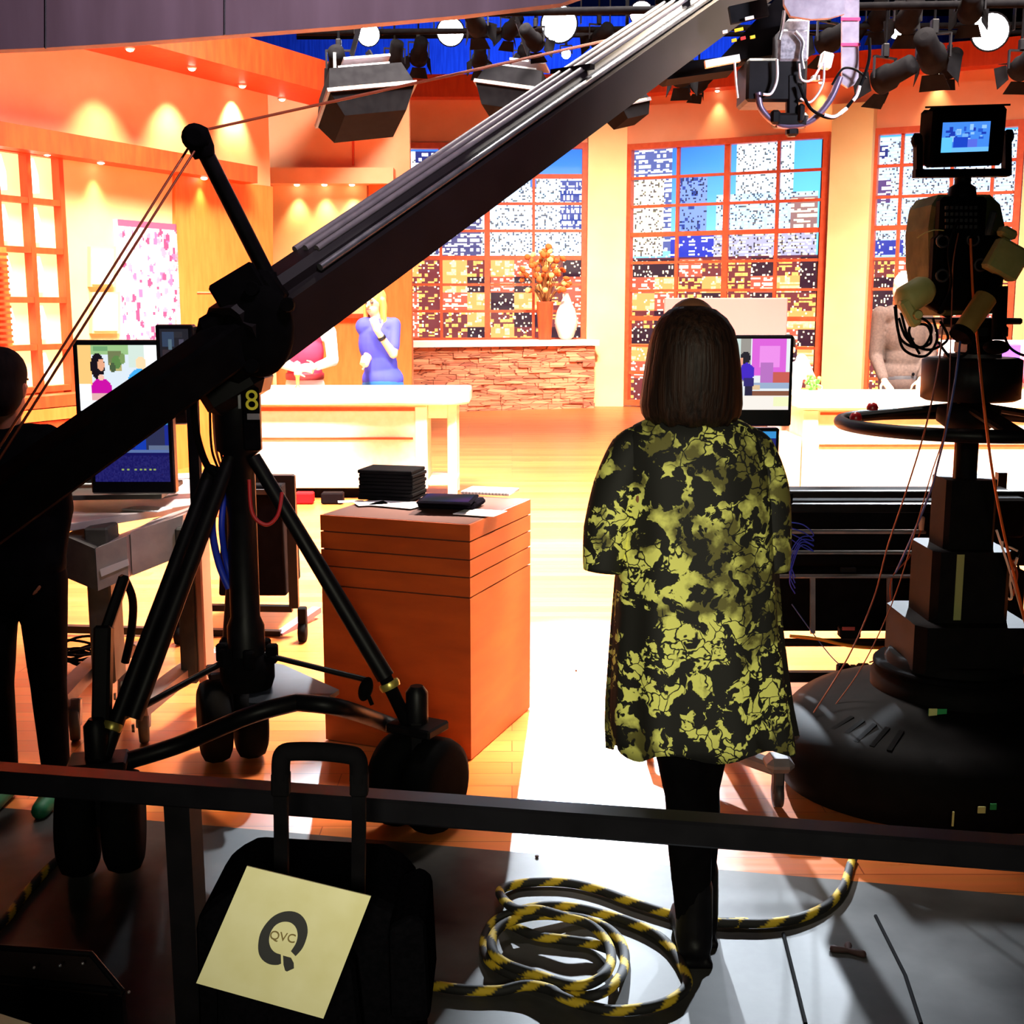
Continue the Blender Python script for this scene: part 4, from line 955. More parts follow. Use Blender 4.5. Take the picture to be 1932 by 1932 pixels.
# wheels: left front, right front, rear
def wheel_unit(gx, gy, ang, sc=1.0):
    b = MB(); c0 = V((gx, gy, 0)); m_ = Euler((0, 0, ang)).to_matrix(); ax = m_ @ V((1, 0, 0)); R0 = .148 * sc
    for s_ in (-1, 1):
        c = c0 + ax * s_ * .062 * sc + V((0, 0, R0)); w2 = .052 * sc
        t = MB(); t.lathe(c, [(.07, -w2), (.115, -w2), (R0 * .93, -w2 * .8), (R0, -w2 * .3), (R0, w2 * .3), (R0 * .93, w2 * .8), (.115, w2), (.07, w2)], 36, axis=ax); t.build('tyre', RUB, JR)
        MB().lathe(c, [(.02, -w2 * .8), (.072, -w2 * .9), (.076, -w2 * .5), (.076, w2 * .5), (.072, w2 * .9), (.02, w2 * .8)], 24, axis=ax).build('hub', DGREY, JR)
    k = MB(); k.bar(c0 + V((0, 0, R0)), c0 + V((0, 0, R0 + .20)), .03, .07); k.box(c0 + V((0, 0, R0 * 2 + .03)), (.16, .12, .03), m_, bev=.006); k.lathe(c0 + V((0, 0, R0 * 2 + .04)), [(.035, 0), (.035, .10), (.02, .12)], 14)
    k.build('fork', BLACK, JR); return c0 + V((0, 0, R0 * 2 + .11))
gl, gr, gb = pl(175, 1672), pl(785, 1585), pl(435, 1440)
tl, tr, tb_ = wheel_unit(gl.x, gl.y + .10, R(12)), wheel_unit(gr.x, gr.y + .10, R(-28)), wheel_unit(gb.x, gb.y + .05, R(20))
hubz = V((cxj, YJ, 0))
def leg(p0, p1, w0, name='leg', m=BLACK): MB().bar(p0, p1, w0, w0, bev=.006).build(name, m, JR)
ct = V((cxj, YJ, zc[1])); pll, plr = at(560, 1325, YJ - .22), at(640, 1340, YJ - .22)
# base plate and spreader arms
b = MB(); z = pl(540, 1310, .36)
pp = [pl(470, 1250, .40), pl(535, 1262, .40), pl(640, 1310, .40), pl(600, 1338, .40), pl(470, 1335, .40)]
b.prism(pp, V((0, 0, .015))); b.build('hub_plate', noisy('plate_grey', (28, 32, 40), (36, 40, 48), rough=.5, spec=.15), r)
cp = pl(560, 1345, .37)
MB().tube(curve([at(180, 1452, gl.y + .10), at(330, 1408, gl.y + .2), at(470, 1350, YJ - .35), at(560, 1325, YJ - .3)], 6), .026, 12).build('spreader_arm', BLACK, r)
MB().tube(curve([at(560, 1325, YJ - .3), at(640, 1335, YJ - .3), at(720, 1362, gr.y + .2), at(795, 1392, gr.y + .1)], 6), .026, 12).build('spreader_arm', BLACK, r)
MB().tube([at(455, 1270, YJ + .05), tb_], .026, 12).build('spreader_arm', BLACK, r)
MB().tube([at(400, 880, YJ), at(196, 1425, gl.y + .10)], [.021, .024], 12).build('leg', BLACK, r)
MB().tube([at(440, 850, YJ - .02), at(250, 1355, gl.y + .16)], [.022, .028], 12).build('leg', BLACK, r)
MB().tube([at(478, 862, YJ - .02), at(728, 1278, gr.y + .12)], [.022, .028], 12).build('leg', BLACK, r)
MB().tube([at(722, 1268, gr.y + .12), at(768, 1362, gr.y + .1)], .021, 12).build('leg_extension', BLKM, r)
MB().lathe(at(735, 1292, gr.y + .12), [(.031, -.01), (.034, 0), (.031, .012)], 16, axis=at(768, 1362, gr.y + .1) - at(722, 1268, gr.y + .12)).build('brass_collar', mat('brass', (190, 176, 90), .35, .7), r)
MB().lathe(at(212, 1370, gl.y + .11), [(.027, -.01), (.03, 0), (.027, .012)], 16, axis=at(196, 1425, gl.y + .1) - at(400, 880, YJ)).build('brass_collar', MATS['brass'], r)
MB().tube([at(455, 860, YJ + .05), tb_ + V((0, 0, .05))], .022, 12).build('leg', BLACK, r)
MB().tube([at(486, 1232, YJ), at(700, 1285, gr.y + .15)], .0095, 8).build('brace', BLACK, r)
MB().tube([at(420, 1250, YJ), at(235, 1352, gl.y + .18)], .0105, 8).build('brace', BLACK, r)
b = MB(); b.ell(at(690, 1300, gr.y + .14), (.022, .02, .04), (0, .3, 0)); b.tube([at(690, 1300, gr.y + .14), at(702, 1330, gr.y + .12)], .007, 6); b.build('brace_clamp', BLKM, r)
b = MB(); b.bar(at(196, 1180, gl.y + .2), at(190, 1440, gl.y + .1), .05, .045, bev=.008); b.box(at(180, 1447, gl.y + .1), (.11, .1, .05), bev=.01); b.build('outrigger_post', BLACK, r)
b = MB(); b.bar(at(236, 1085, gl.y + .25), at(196, 1200, gl.y + .2), .03, .03, bev=.008); b.build('outrigger_handle', BLACK, r)
# camera head hanging from the far end of the arm
YH = 5.6; h_ = thing('remote_camera_head', at(1450, 60, YH), 'remote camera head wrapped in cables hanging at the top of the crane arm', 'camera head')
b = MB(); b.prism([at(x, y, YH) for x, y in [(1210, 125), (1360, 108), (1480, -20), (1560, -20), (1480, 100), (1400, 112), (1385, 132), (1260, 150)]], V((0, .18, 0))); b.build('head_frame', BLKM, h_)
b = MB(); b.box(at(1455, 160, YH), (.26, .24, .18), bev=.012); b.build('camera_housing', BLACK, h_)
b = MB(); b.box(at(1490, 92, YH - .05), (.13, .16, .13), bev=.01); b.box(at(1500, 55, YH - .06), (.10, .12, .06), bev=.01); b.build('motor_block', noisy('motor_grey', (96, 94, 104), (150, 150, 158), scale=(9, 9, 9), rough=.4), h_)
b = MB(); b.bar(at(1330, 122, YH - .1), at(1395, 110, YH - .1), .03, .03); b.build('white_bracket', WHITE, h_)
b = MB(); b.box(at(1558, 115, YH - .1), (.05, .05, .065), (0, .2, 0), bev=.006); b.box(at(1538, 148, YH - .1), (.03, .04, .02)); b.build('connector_box', WHITE, h_)
b = MB(); b.tube(curve([at(x, y, YH - .12) for x, y in [(1430, 175), (1436, 205), (1460, 230), (1490, 238), (1530, 228), (1565, 190), (1585, 145)]]), .014, 10); b.build('yoke_ring', mat('anodised', (106, 92, 120), .35, .5), h_)
b = MB(); b.bar(at(1494, 140, YH - .1), at(1494, 258, YH - .1), .05, .05, bev=.01); b.box(at(1490, 228, YH - .1), (.15, .07, .06), bev=.012); b.box(at(1462, 222, YH - .12), (.04, .05, .06), bev=.01); b.box(at(1510, 215, YH - .12), (.03, .05, .08), bev=.01); b.build('pan_motor', BLACK, h_)
b = MB(); b.box(at(1412, 22, YH - .16), (.16, .03, .07), (0, R(-12), 0)); b.build('control_panel', BLACK, h_)
for x, y, col in ((1394, 56, (230, 200, 30)), (1402, 72, (200, 40, 40)), (1385, 76, (230, 190, 30)), (1420, 70, (220, 190, 40)), (1368, 60, (230, 230, 235)), (1414, 34, (236, 232, 230))): MB().box(at(x, y, YH - .19), (.036 if y < 60 else .02, .01, .012), (0, R(-12), 0)).build('sticker', mat('stk%d' % x, col, .5, emit=.4), h_)
CW = mat('cable_white', (226, 220, 226), .5)
for pts, rr, m_ in [([(1508, 120), (1512, 150), (1532, 150), (1552, 118)], .005, CW), ([(1555, 118), (1552, 160), (1530, 192), (1510, 186)], .005, CW),
        ([(1466, 112), (1466, 150), (1455, 176), (1440, 178)], .006, CW), ([(1508, 160), (1530, 205), (1572, 222), (1608, 190), (1628, 150), (1640, 110), (1640, 72)], .007, RUB), ([(1555, 217), (1575, 220), (1598, 204)], .0082, CW), ([(1622, 162), (1616, 180), (1609, 190)], .0082, CW),
        ([(1570, 160), (1590, 130), (1615, 132), (1634, 148)], .005, RUB), ([(1386, 118), (1388, 150), (1392, 185)], .005, CW), ([(1500, 60), (1515, 80), (1512, 105), (1516, 130)], .008, STEEL), ([(1480, 20), (1476, 50), (1470, 75)], .008, STEEL)]:
    MB().tube(curve([at(x, y, YH - .14 - rr) for x, y in pts]), rr, 8).build('cable', m_, h_)
# grey sheet, hanging strip with pink tape
SH = noisy('grey_sheet', (146, 134, 148), (172, 160, 172), rough=.6)
s_ = thing('ceiling_baffle', at(1540, 10, 5.3), 'pale grey curved panel hanging at the top above the camera head', 'panel')
b = MB(); b.prism([at(x, y, 5.3) for x, y in [(1478, -60), (1480, 8), (1492, 30), (1530, 36), (1565, 34), (1594, 26), (1594, -60)]], V((0, .03, 0))); b.build('sheet', SH, s_)
s_ = thing('hanging_strip', at(1606, 165, 5.5), 'narrow pale grey strip with pink tape bands hanging right of the camera head', 'strip')
b = MB(); b.prism([at(x, y, 5.5) for x, y in [(1589, -60), (1589, 158), (1600, 166), (1612, 160), (1620, 146), (1622, -60)]], V((0, .02, 0))); b.build('strip', SH, s_)
for y in (36, 84): MB().box(at(1605, y, 5.49), (.082, .004, .012)).build('tape', mat('tape_pink', (220, 40, 110), .5), s_)
area('head_fill', (3.4, 3.2, 3.2), at(1500, 120, YH), .5, 14, (.85, .85, 1.0), None, 40)  # added fill to brighten the remote camera head
# =================================================================== STUDIO CAMERA ON ITS PEDESTAL
YD = 4.02; PX = at(1820, 900, YD).x
r = thing('camera_pedestal', V((PX, YD, 0)), 'large black telescoping camera pedestal with a steering ring and a rounded skirt base', 'pedestal'); PR = r
Zp = lambda y, Y=YD: at(1820, y, Y).z
PB = noisy('pedestal_black', (12, 11, 12), (17, 15, 16), rough=.65, spec=.05)
# skirt: rounded triangular body with sloped shoulder
def tri(rad, z, n=60, cx=PX, cy=YD, k=.06):
    return [V((cx + rad * (1 + k * math.cos(3 * a + math.pi * .5)) * math.cos(a), cy + rad * (1 + k * math.cos(3 * a + math.pi * .5)) * .98 * math.sin(a), z)) for a in np.linspace(0, 2 * math.pi, n, endpoint=False)]
b = MB(); rg_ = [(.545, .025), (.575, .04), (.59, .10), (.588, .19), (.565, .235), (.50, .262), (.38, .30), (.30, .325), (.26, .335)]
vs = []; 
for rad, z in rg_: vs += tri(rad, z)
n = 60; b.add(vs, [(i * n + j, i * n + (j + 1) % n, (i + 1) * n + (j + 1) % n, (i + 1) * n + j) for i in range(len(rg_) - 1) for j in range(n)], True)
b.add(vs[:n], [tuple(reversed(range(n)))]); b.add(vs[-n:], [tuple(range(n))]); b.build('skirt', PB, r)
b = MB()
for k in range(5):
    a = R(208 + k * 6); p = V((PX + .44 * math.cos(a), YD + .42 * math.sin(a), .288)); b.bar(p, p + V((math.cos(a), math.sin(a), -.36)) * .10, .016, .012)
b.build('vent_slots', RUB, r)
b = MB(); b.lathe((PX, YD, .30), [(.262, 0), (.268, .02), (.268, .075), (.235, .095), (.225, .10), (.225, .135), (.21, .15)], 48); b.build('base_collar', PB, r)
b = MB(); b.lathe((PX, YD, .40), [(.255, 0), (.262, .006), (.262, .014), (.255, .02)], 48); b.build('collar_ridge', BLKM, r)
secs = [(.188, .43, Zp(1158)), (.128, Zp(1160), Zp(1028)), (.083, Zp(1030), Zp(900)), (.038, Zp(902), Zp(745))]
for k, (rad, z0, z1) in enumerate(secs):
    b = MB(); q = 8 if k < 3 else 20
    if k == 3: b.lathe((PX, YD, z0), [(rad, 0), (rad, z1 - z0)], 20)
    else:
        f8 = [(-.84, -1), (.84, -1), (1, -.8), (1, .8), (.84, 1), (-.84, 1), (-1, .8), (-1, -.8)]
        b.prism([V((PX + x * rad, YD + y * rad, z0)) for x, y in f8], V((0, 0, z1 - z0)))
    o = b.build('column_section', PB, r)
b = MB(); b.box((PX - .045, YD - .125, Zp(1092)), (.024, .012, Zp(1030) - Zp(1150))); b.build('height_scale', mat('scale_yellow', (150, 150, 90), .6), r)
b = MB(); b.tube([(PX - .045, YD - .03, secs[2][2]), (PX - .045, YD - .03, secs[3][2])], .006, 8); b.build('guide_rod', mat('copper', (190, 110, 70), .4, .6), r)
# steering ring with three spokes
zr = Zp(800); rr = .405
b = MB(); b.tube([(PX + rr * math.cos(a), YD + rr * math.sin(a), zr) for a in np.linspace(0, 2 * math.pi, 64, endpoint=False)], .021, 12, closed=True); b.build('steering_ring', BLACK, r)
for a in (R(150), R(30), R(270)):
    p = V((PX + .06 * math.cos(a), YD + .06 * math.sin(a), zr + .055)); q = V((PX + rr * .97 * math.cos(a), YD + rr * .97 * math.sin(a), zr + .006))
    MB().bar(p, q, .07, .022, bev=.008).build('spoke', PB, r)
MB().lathe((PX, YD, zr - .02), [(.06, 0), (.10, .03), (.10, .075), (.06, .09)], 32).build('ring_hub', PB, r)
for px, py in ((1607, 790), (1676, 758)):
    c = V((PX - .385, YD - .06, zr + .03)) if px < 1650 else V((PX - .27, YD + .155, zr + .045)); MB().lathe(c - V((0, 0, .012)), [(.018, 0), (.02, .01), (.014, .022), (.004, .026)], 16).build('red_knob', mat('knob_red', (170, 26, 34), .3), r)
z0, z1 = Zp(755), Zp(674); xx = at(1833, 700, YD).x
MB().lathe((xx, YD, z0), [(.14, 0), (.156, .008), (.156, z1 - z0 - .008), (.14, z1 - z0)], 40).build('counterweight_drum', BLACK, r)
MB().lathe((xx, YD, z1), [(.09, 0), (.09, .012)], 24).build('head_plate', DGREY, r)
# stickers and gauge
def patch(px, py, Y, w_, h_, m_, nm='sticker'): b = MB(); c = at(px, py, Y); b.box(c, (w_, .004, h_)); b.build(nm, m_, r)
GRN = mat('tag_green', (40, 150, 80), .6); YLW = mat('tag_yellow', (206, 206, 130), .6)
patch(1768, 1358, YD - .265, .058, .072, GRN); patch(1760, 1345, YD - .268, .026, .028, YLW); patch(1758, 1368, YD - .268, .018, .02, WHITE)
MB().lathe(at(1868, 1383, YD - .262), [(.024, 0), (.024, -.0), (.020, .008), (.0, .009)], 20, axis=(0, -1, 0)).build('pressure_gauge', YLW, r)
MB().bar(at(1868, 1383, YD - .273), at(1875, 1378, YD - .273), .003, .003).build('gauge_needle', BLKM, r)
patch(1852, 1528, YD - .594, .022, .02, YLW); patch(1874, 1522, YD - .594, .018, .018, GRN); patch(1798, 1545, YD - .597, .005, .045, YLW)
# camera
YK = 3.95; KR = thing('studio_camera', at(1815, 670, YK), 'big studio camera seen from behind on the pedestal, with grips and hanging cables', 'camera'); r = KR
K_ = lambda px, py, dy=0: at(px, py, YK + dy)
OLV = noisy('olive_shell', (66, 72, 46), (84, 90, 60), rough=.7, spec=.03)
c0, c1 = K_(1726, 366), K_(1902, 600)
b = MB(); n = 20
def body_ring(y, g): 
    out = []
    for px, py in [(1775, 366), (1872, 366), (1892, 385), (1901, 430), (1902, 500), (1893, 560), (1876, 592), (1782, 596), (1764, 560), (1756, 500), (1755, 430), (1762, 385)]:
        p = K_(px, py); cc = K_(1830, 482); out.append(cc + (p - cc) * g + V((0, y, 0)))
    return out
vs = body_ring(0, .93) + body_ring(.02, 1) + body_ring(.24, 1) + body_ring(.28, .92); n = 12
b.add(vs, [(i * n + j, i * n + (j + 1) % n, (i + 1) * n + (j + 1) % n, (i + 1) * n + j) for i in range(3) for j in range(n)] + [tuple(reversed(range(n))), tuple(range(3 * n, 4 * n))])
b.build('body_shell', OLV, r)
b = MB(); b.lathe(K_(1850, 500, .28), [(.09, 0), (.10, .02), (.10, .2), (.105, .22), (.105, .28), (.08, .30)], 28, axis=(0, 1, 0)); b.build('lens', BLACK, r)
b = MB(); b.box(K_(1812, 412, -.02), (.145, .06, .13), bev=.012); b.build('rear_panel', BLKM, r)
b = MB(); b.box(K_(1815, 515, -.015), (.20, .05, .23), bev=.01); b.build('connector_panel', BLKM, r)
b = MB()
for j in range(4):
    for i in range(7): b.box(K_(1786 + i * 9, 392 + j * 12, -.055), (.009, .008, .010))
b.build('buttons', DGREY, r)
for px, py in ((1779, 455), (1836, 452), (1850, 500), (1778, 520)): MB().tube([K_(px, py, -.045) + V((.018 * math.cos(a), 0, .018 * math.sin(a))) for a in np.linspace(0, 6.28, 17)[:-1]], .004, 6, closed=True).build('socket', DGREY, r)
MB().box(K_(1868, 425, -.012), (.022, .012, .09), (0, R(12), 0), bev=.005).build('chrome_latch', STEEL, r)
MB().bar(K_(1745, 572, -.03), K_(1838, 566, -.03), .012, .012).build('rear_rail', OLV, r)
# viewfinder with yoke
tilt = Euler((R(8), R(-2.5), R(6))).to_matrix(); c = K_(1812, 258, .0)
b = MB(); b.box(c, (.225, .11, .165), tilt, bev=.01); b.box(c + tilt @ V((0, -.03, 0)), (.235, .06, .175), tilt, bev=.01); b.build('viewfinder', BLKM, r)
b = MB(); b.box(c + tilt @ V((0, -.03, .09)), (.215, .12, .006), tilt); b.build('sun_hood', BLKM, r)
nx, ny = 40, 26; X, Y_ = np.meshgrid(np.linspace(0, 1, nx), np.linspace(0, 1, ny)); A = np.zeros((ny, nx, 3)); A[:] = (70, 140, 240); rg = np.random.RandomState(2)
for k in range(26): i, j = rg.randint(2, ny - 12), rg.randint(2, nx - 6); A[i:i + rg.randint(2, 6), j:j + rg.randint(2, 5)] = [(40, 90, 210), (120, 180, 250), (30, 60, 180), (150, 200, 252)][rg.randint(4)]
A[13:22, 10:22] = (30, 70, 200); A[15:22, 22:30] = (90, 110, 230); A[-4:] = (110, 190, 255); A[13:, :9] = (100, 200, 255)
w2, h2 = .076, .044; f_ = -.062
sx_ = V((-.012, 0, 0)); picture('screen', c + tilt @ V((-w2, f_, h2)) + sx_, c + tilt @ V((w2, f_, h2)) + sx_, c + tilt @ V((-w2, f_, -h2)) + sx_, A, 1.1, r)
b = MB(); b.bar(K_(1732, 268, .0), K_(1732, 335), .02, .035, up=(0, 1, 0)); b.bar(K_(1724, 328), K_(1902, 326), .035, .024); b.bar(K_(1899, 255), K_(1899, 332), .02, .035, up=(0, 1, 0)); b.build('yoke', PB, r)
for px, py, s_ in ((1737, 265, -1), (1895, 258, 1)): MB().lathe(K_(px, py), [(.018, 0), (.022, .006), (.022, .02), (.012, .026)], 14, axis=(s_, 0, 0)).build('yoke_knob', BLKM, r)
MB().lathe(K_(1815, 366, .02), [(.045, -.01), (.04, .02), (.025, .03), (.025, .055), (.04, .065)], 18).build('yoke_post', BLACK, r)
# pan head
b = MB(); b.box(K_(1835, 625, .12), (.14, .26, .05), bev=.012); b.box(K_(1838, 655, .12), (.09, .16, .07), bev=.02); b.box(K_(1815, 605, .2), (.26, .36, .02), bev=.005); b.build('pan_head', BLACK, r)
# grips
GRP = noisy('grip_tan', (190, 182, 106), (206, 196, 120), rough=.6); BRN = noisy('grip_brown', (160, 122, 56), (176, 136, 66), rough=.6)
b = MB(); b.lathe(K_(1700, 572, -.16), [(.016, 0), (.035, .006), (.045, .02), (.045, .09), (.035, .11), (.02, .115)], 22, axis=(.8, .35, .42)); b.build('grip_sleeve', GRP, r)
b = MB(); b.box(K_(1716, 590, -.17), (.035, .04, .09), (0, R(-30), 0), bev=.008); b.lathe(K_(1731, 594, -.19), [(.012, 0), (.016, .003), (.012, .012)], 12, axis=(0, -1, 0)); b.build('zoom_lever', GRP, r)
b = MB(); b.box(K_(1898, 490, -.14), (.105, .06, .10), (0, R(28), 0), bev=.008); b.build('control_box', GRP, r)
b = MB(); b.box(K_(1900, 440, -.14), (.05, .05, .03), (0, R(28), 0), bev=.008); b.build('box_cap', GRP, r)
b = MB(); b.tube([K_(1860, 562, -.16), K_(1816, 628, -.2)], [.034, .032], 18); b.build('foam_grip', BRN, r)
b = MB(); b.tube([K_(1818, 625, -.199), K_(1811, 636, -.206)], [.035, .035], 18); b.build('grip_end', BLKM, r)
b = MB(); b.tube([K_(1895, 500, -.12), K_(1862, 560, -.14), K_(1835, 590, .1)], .018, 12); b.build('pan_handle', BLKM, r)
b = MB(); b.tube([K_(1735, 560, -.12), K_(1790, 590, .08)], .018, 12); b.build('pan_handle', BLKM, r)
b = MB(); b.tube([K_(1888, 540, -.1), K_(1884, 640, -.1)], .022, 12); b.ell(K_(1880, 655, -.1), (.04, .04, .022)); b.build('drop_handle', BLKM, r)
for k, pts in enumerate([[(1690, 575), (1694, 620), (1706, 660), (1745, 672), (1768, 640), (1760, 600)], [(1688, 578), (1700, 640), (1740, 655), (1758, 620), (1735, 600), (1715, 625), (1735, 668)], [(1696, 600), (1712, 640), (1752, 660), (1788, 640), (1774, 606)],
        [(1700, 590), (1720, 650), (1755, 648), (1750, 615), (1722, 612)], [(1770, 645), (1795, 675), (1822, 668), (1838, 640)], [(1893, 628), (1905, 655), (1930, 670), (1960, 672)], [(1808, 415), (1790, 470), (1794, 540), (1770, 592)]]):
    MB().tube(curve([K_(x, y, -.14 - .012 * (k % 3)) for x, y in pts], 10), .0042, 8).build('cable', RUB, r)
MB().tube(curve([K_(1730, 449, -.03), K_(1745, 440, -.05), K_(1765, 434, -.06), K_(1790, 436, -.04)]), .0015, 6).build('fine_wire', mat('wire_tan', (200, 200, 120), .5), r)
OC = mat('cable_orange', (226, 96, 26), .5); RC = mat('cable_brown', (140, 70, 50), .5); BC = mat('cable_navy', (60, 84, 150), .5)
for nm, m_, rr, pts in [('orange_cable', OC, .0042, [(1831, 450, -.08), (1836, 560, -.1), (1846, 660, -.22), (1858, 780, -.45), (1874, 900, -.30), (1895, 1010, -.26), (1922, 1120, -.24), (1945, 1220, -.22)]),
        ('brown_cable', RC, .0025, [(1779, 600, -.1), (1772, 680, -.3), (1748, 800, -.47), (1712, 920, -.3), (1675, 1030, -.1), (1648, 1130, 0), (1600, 1240, 0), (1535, 1345, -.05)]),
        ('navy_cable', BC, .0035, [(1812, 640, -.18), (1802, 720, -.3), (1785, 810, -.46), (1768, 880, -.3), (1756, 925, -.2), (1722, 1010, -.1), (1690, 1080, 0)]),
        ('brown_cable', RC, .002, [(1808, 440, -.07), (1798, 500, -.09), (1795, 600, -.1), (1786, 790, -.47), (1754, 905, -.3), (1690, 1120, -.05), (1625, 1260, 0), (1560, 1350, 0)]),
        ('pale_cable', mat('cable_pale', (226, 210, 200), .5), .0035, [(1880, 1000, -.22), (1906, 1080, -.2), (1935, 1180, -.2)])]:
    MB().tube(curve([K_(*p) for p in pts], 8), rr, 8).build(nm, m_, r)

# =================================================================== MONITORS ON A STAND BESIDE THE WOMAN
YT = 4.25; r = thing('monitor_stand', V((at(1430, 1400, YT).x, YT, 0)), 'pair of stacked screens on a wheeled grey stand just beyond the woman', 'monitor')
def monitor(pc, w_, h_, d_, nm, rt, ang=0, bez=.016, arr=None, em=1.1, chin=0):
    m_ = Euler((0, 0, R(ang))).to_matrix(); b = MB(); b.box(pc, (w_, d_, h_), m_, bev=.006); o = b.build(nm, GLOSS, rt)
    if arr is not None:
        f = -d_ / 2 - .0015
        picture('screen', pc + m_ @ V((-w_ / 2 + bez, f, h_ / 2 - bez)), pc + m_ @ V((w_ / 2 - bez, f, h_ / 2 - bez)), pc + m_ @ V((-w_ / 2 + bez, f, -h_ / 2 + bez + chin)), arr, em, rt)
    return o
T = lambda px, py: at(px, py, YT)
x0, x1, z0, z1 = T(1290, 700).x, T(1493, 700).x, T(1400, 803).z, T(1400, 632).z
nx, ny = 80, 60; A = np.zeros((ny, nx, 3)); A[:] = (226, 232, 236)
def E_(A, cx, cy, rx, ry, c):
    h, w_ = A.shape[:2]; X, Y = np.meshgrid((np.arange(w_) + .5) / w_, (np.arange(h) + .5) / h); A[((X - cx) / rx) ** 2 + ((Y - cy) / ry) ** 2 < 1] = c
def R_(A, x0, y0, x1, y1, c): h, w_ = A.shape[:2]; A[int(y0 * h):max(int(y1 * h), int(y0 * h) + 1), int(x0 * w_):max(int(x1 * w_), int(x0 * w_) + 1)] = c
R_(A, 0, 0, .55, .5, (200, 220, 214)); R_(A, .52, 0, .62, .6, (150, 146, 140)); R_(A, .63, 0, .97, .52, (216, 96, 214)); R_(A, .70, .1, .9, .4, (232, 140, 230)); R_(A, .72, .34, .84, .62, (180, 110, 190))
R_(A, .84, .48, 1, .66, (196, 90, 80)); R_(A, .62, .62, 1, .70, (150, 170, 200)); R_(A, .6, .74, 1, .8, (130, 80, 60)); R_(A, .5, .8, 1, 1, (240, 234, 226)); R_(A, .62, .66, .72, .72, (220, 190, 150))
E_(A, .56, .27, .05, .09, (20, 16, 34)); E_(A, .52, .32, .02, .06, (230, 160, 130)); E_(A, .58, .47, .075, .13, (60, 26, 190)); E_(A, .51, .50, .05, .04, (60, 26, 190)); R_(A, .56, .56, .66, .68, (40, 30, 110)); R_(A, .57, .68, .64, .8, (26, 22, 60)); R_(A, .86, .82, 1, .96, (236, 240, 190)); R_(A, .1, .1, .4, .8, (210, 180, 150))
pc = V(((x0 + x1) / 2, YT, (z0 + z1) / 2)); monitor(pc, x1 - x0, z1 - z0, .05, 'upper_monitor', r, 0, .012, A, 1.1, .045)
x0b, x1b, z0b, z1b = T(1280, 800).x, T(1472, 800).x, T(1400, 926).z, T(1400, 805).z
B_ = np.zeros((40, 60, 3)); B_[:] = (26, 34, 130); R_(B_, 0, 0, 1, .14, (60, 170, 250)); R_(B_, .3, .16, .82, .62, (120, 130, 220)); R_(B_, .5, .2, .7, .5, (190, 180, 236)); R_(B_, .75, .3, .84, .6, (70, 90, 190)); R_(B_, 0, .64, 1, 1, (22, 24, 110))
monitor(V(((x0b + x1b) / 2, YT + .03, (z0b + z1b) / 2)), x1b - x0b, z1b - z0b - .01, .05, 'lower_monitor', r, 0, .012, B_, .7)
b = MB(); xm = pc.x; b.box((xm, YT + .07, .72), (.08, .05, 1.3), bev=.006); b.box((xm, YT + .06, z0b - .03), (x1b - x0b + .03, .16, .03), bev=.004); b.build('post', DGREY, r)
b = MB(); b.box((T(1486, 960).x - .02, YT, T(1400, 920).z - .03), (.05, .12, .05), bev=.008); b.build('side_speaker', BLKM, r)
b = MB(); b.box((T(1484, 960).x - .012, YT, T(1400, 990).z), (.03, .06, .14), bev=.006); b.build('grey_bracket', GREY, r)
q = pl(1466, 1522); b = MB(); b.bar((xm - .28, YT, .12), (q.x, q.y, .13), .06, .04, bev=.01); b.bar((xm + .02, YT + .3, .12), (xm + .02, YT - .3, .12), .06, .04, bev=.01); b.box((q.x, q.y, .15), (.09, .10, .05), bev=.02); b.build('base', GREY, r)
for c in ((q.x, q.y), (xm - .28, YT)):
    b = MB(); b.lathe((c[0] - .015, c[1], .045), [(.02, 0), (.043, .002), (.043, .028), (.02, .03)], 20, axis=(1, 0, 0)); b.box((c[0], c[1], .09), (.035, .045, .09), bev=.006); b.build('caster', DGREY, r)
b = MB(); b.ell(pl(1420, 1470, .2) + V((0, .25, 0)), (.045, .12, .20)); 
tag(b.build('orange_bundle', ORWOOD), 'rounded orange object on the floor just past the hem of the tunic', 'bundle') if False else None

# =================================================================== EQUIPMENT CART, RIGHT
YE = 4.9; E = lambda px, py, dy=0: at(px, py, YE + dy)
r = thing('equipment_cart', V((E(1640, 1300).x, YE, 0)), 'low black metal cart of horizontal rails carrying equipment cases beyond the pedestal', 'cart')
xa, xb_ = E(1400, 1000).x, E(1990, 1000).x
for y, h_, m_, dy in [(932, .028, BLACK, 0), (958, .035, BLACK, .0), (1212, .026, BLACK, 0), (1276, .042, BLACK, 0), (1003, .012, GREY, -.02), (1042, .010, STEEL, -.03), (1087, .010, STEEL, -.03)]:
    MB().bar(E(1400, y, dy), E(1990 if m_ is BLACK else 1745, y, dy), .04, h_, bev=.003).build('rail', m_, r)
for y in (932, 1276): MB().bar(E(1400, y, .55), E(1990, y, .55), .04, .03, bev=.003).build('rail', BLACK, r)
for px in (1405, 1985): MB().bar(V((E(px, 1000).x, YE, .02)), V((E(px, 1000).x, YE, E(1, 925).z)), .04, .04).build('upright', BLACK, r)
for px in (1405, 1985): MB().bar(V((E(px, 1000).x, YE + .55, .02)), V((E(px, 1000).x, YE + .55, E(1, 925).z)), .04, .04).build('upright', BLACK, r)
for px in (1533, 1678): MB().bar(E(px, 1090, -.02), E(px, 1195, -.02), .020, .014, up=(0, 1, 0)).build('silver_strut', STEEL, r)
b = MB(); z0, z1 = E(1, 1075).z, E(1, 950).z; b.box(((xa + xb_) / 2, YE + .28, (z0 + z1) / 2), (xb_ - xa - .06, .42, z1 - z0), bev=.01); b.build('equipment_case', BLKM, r)
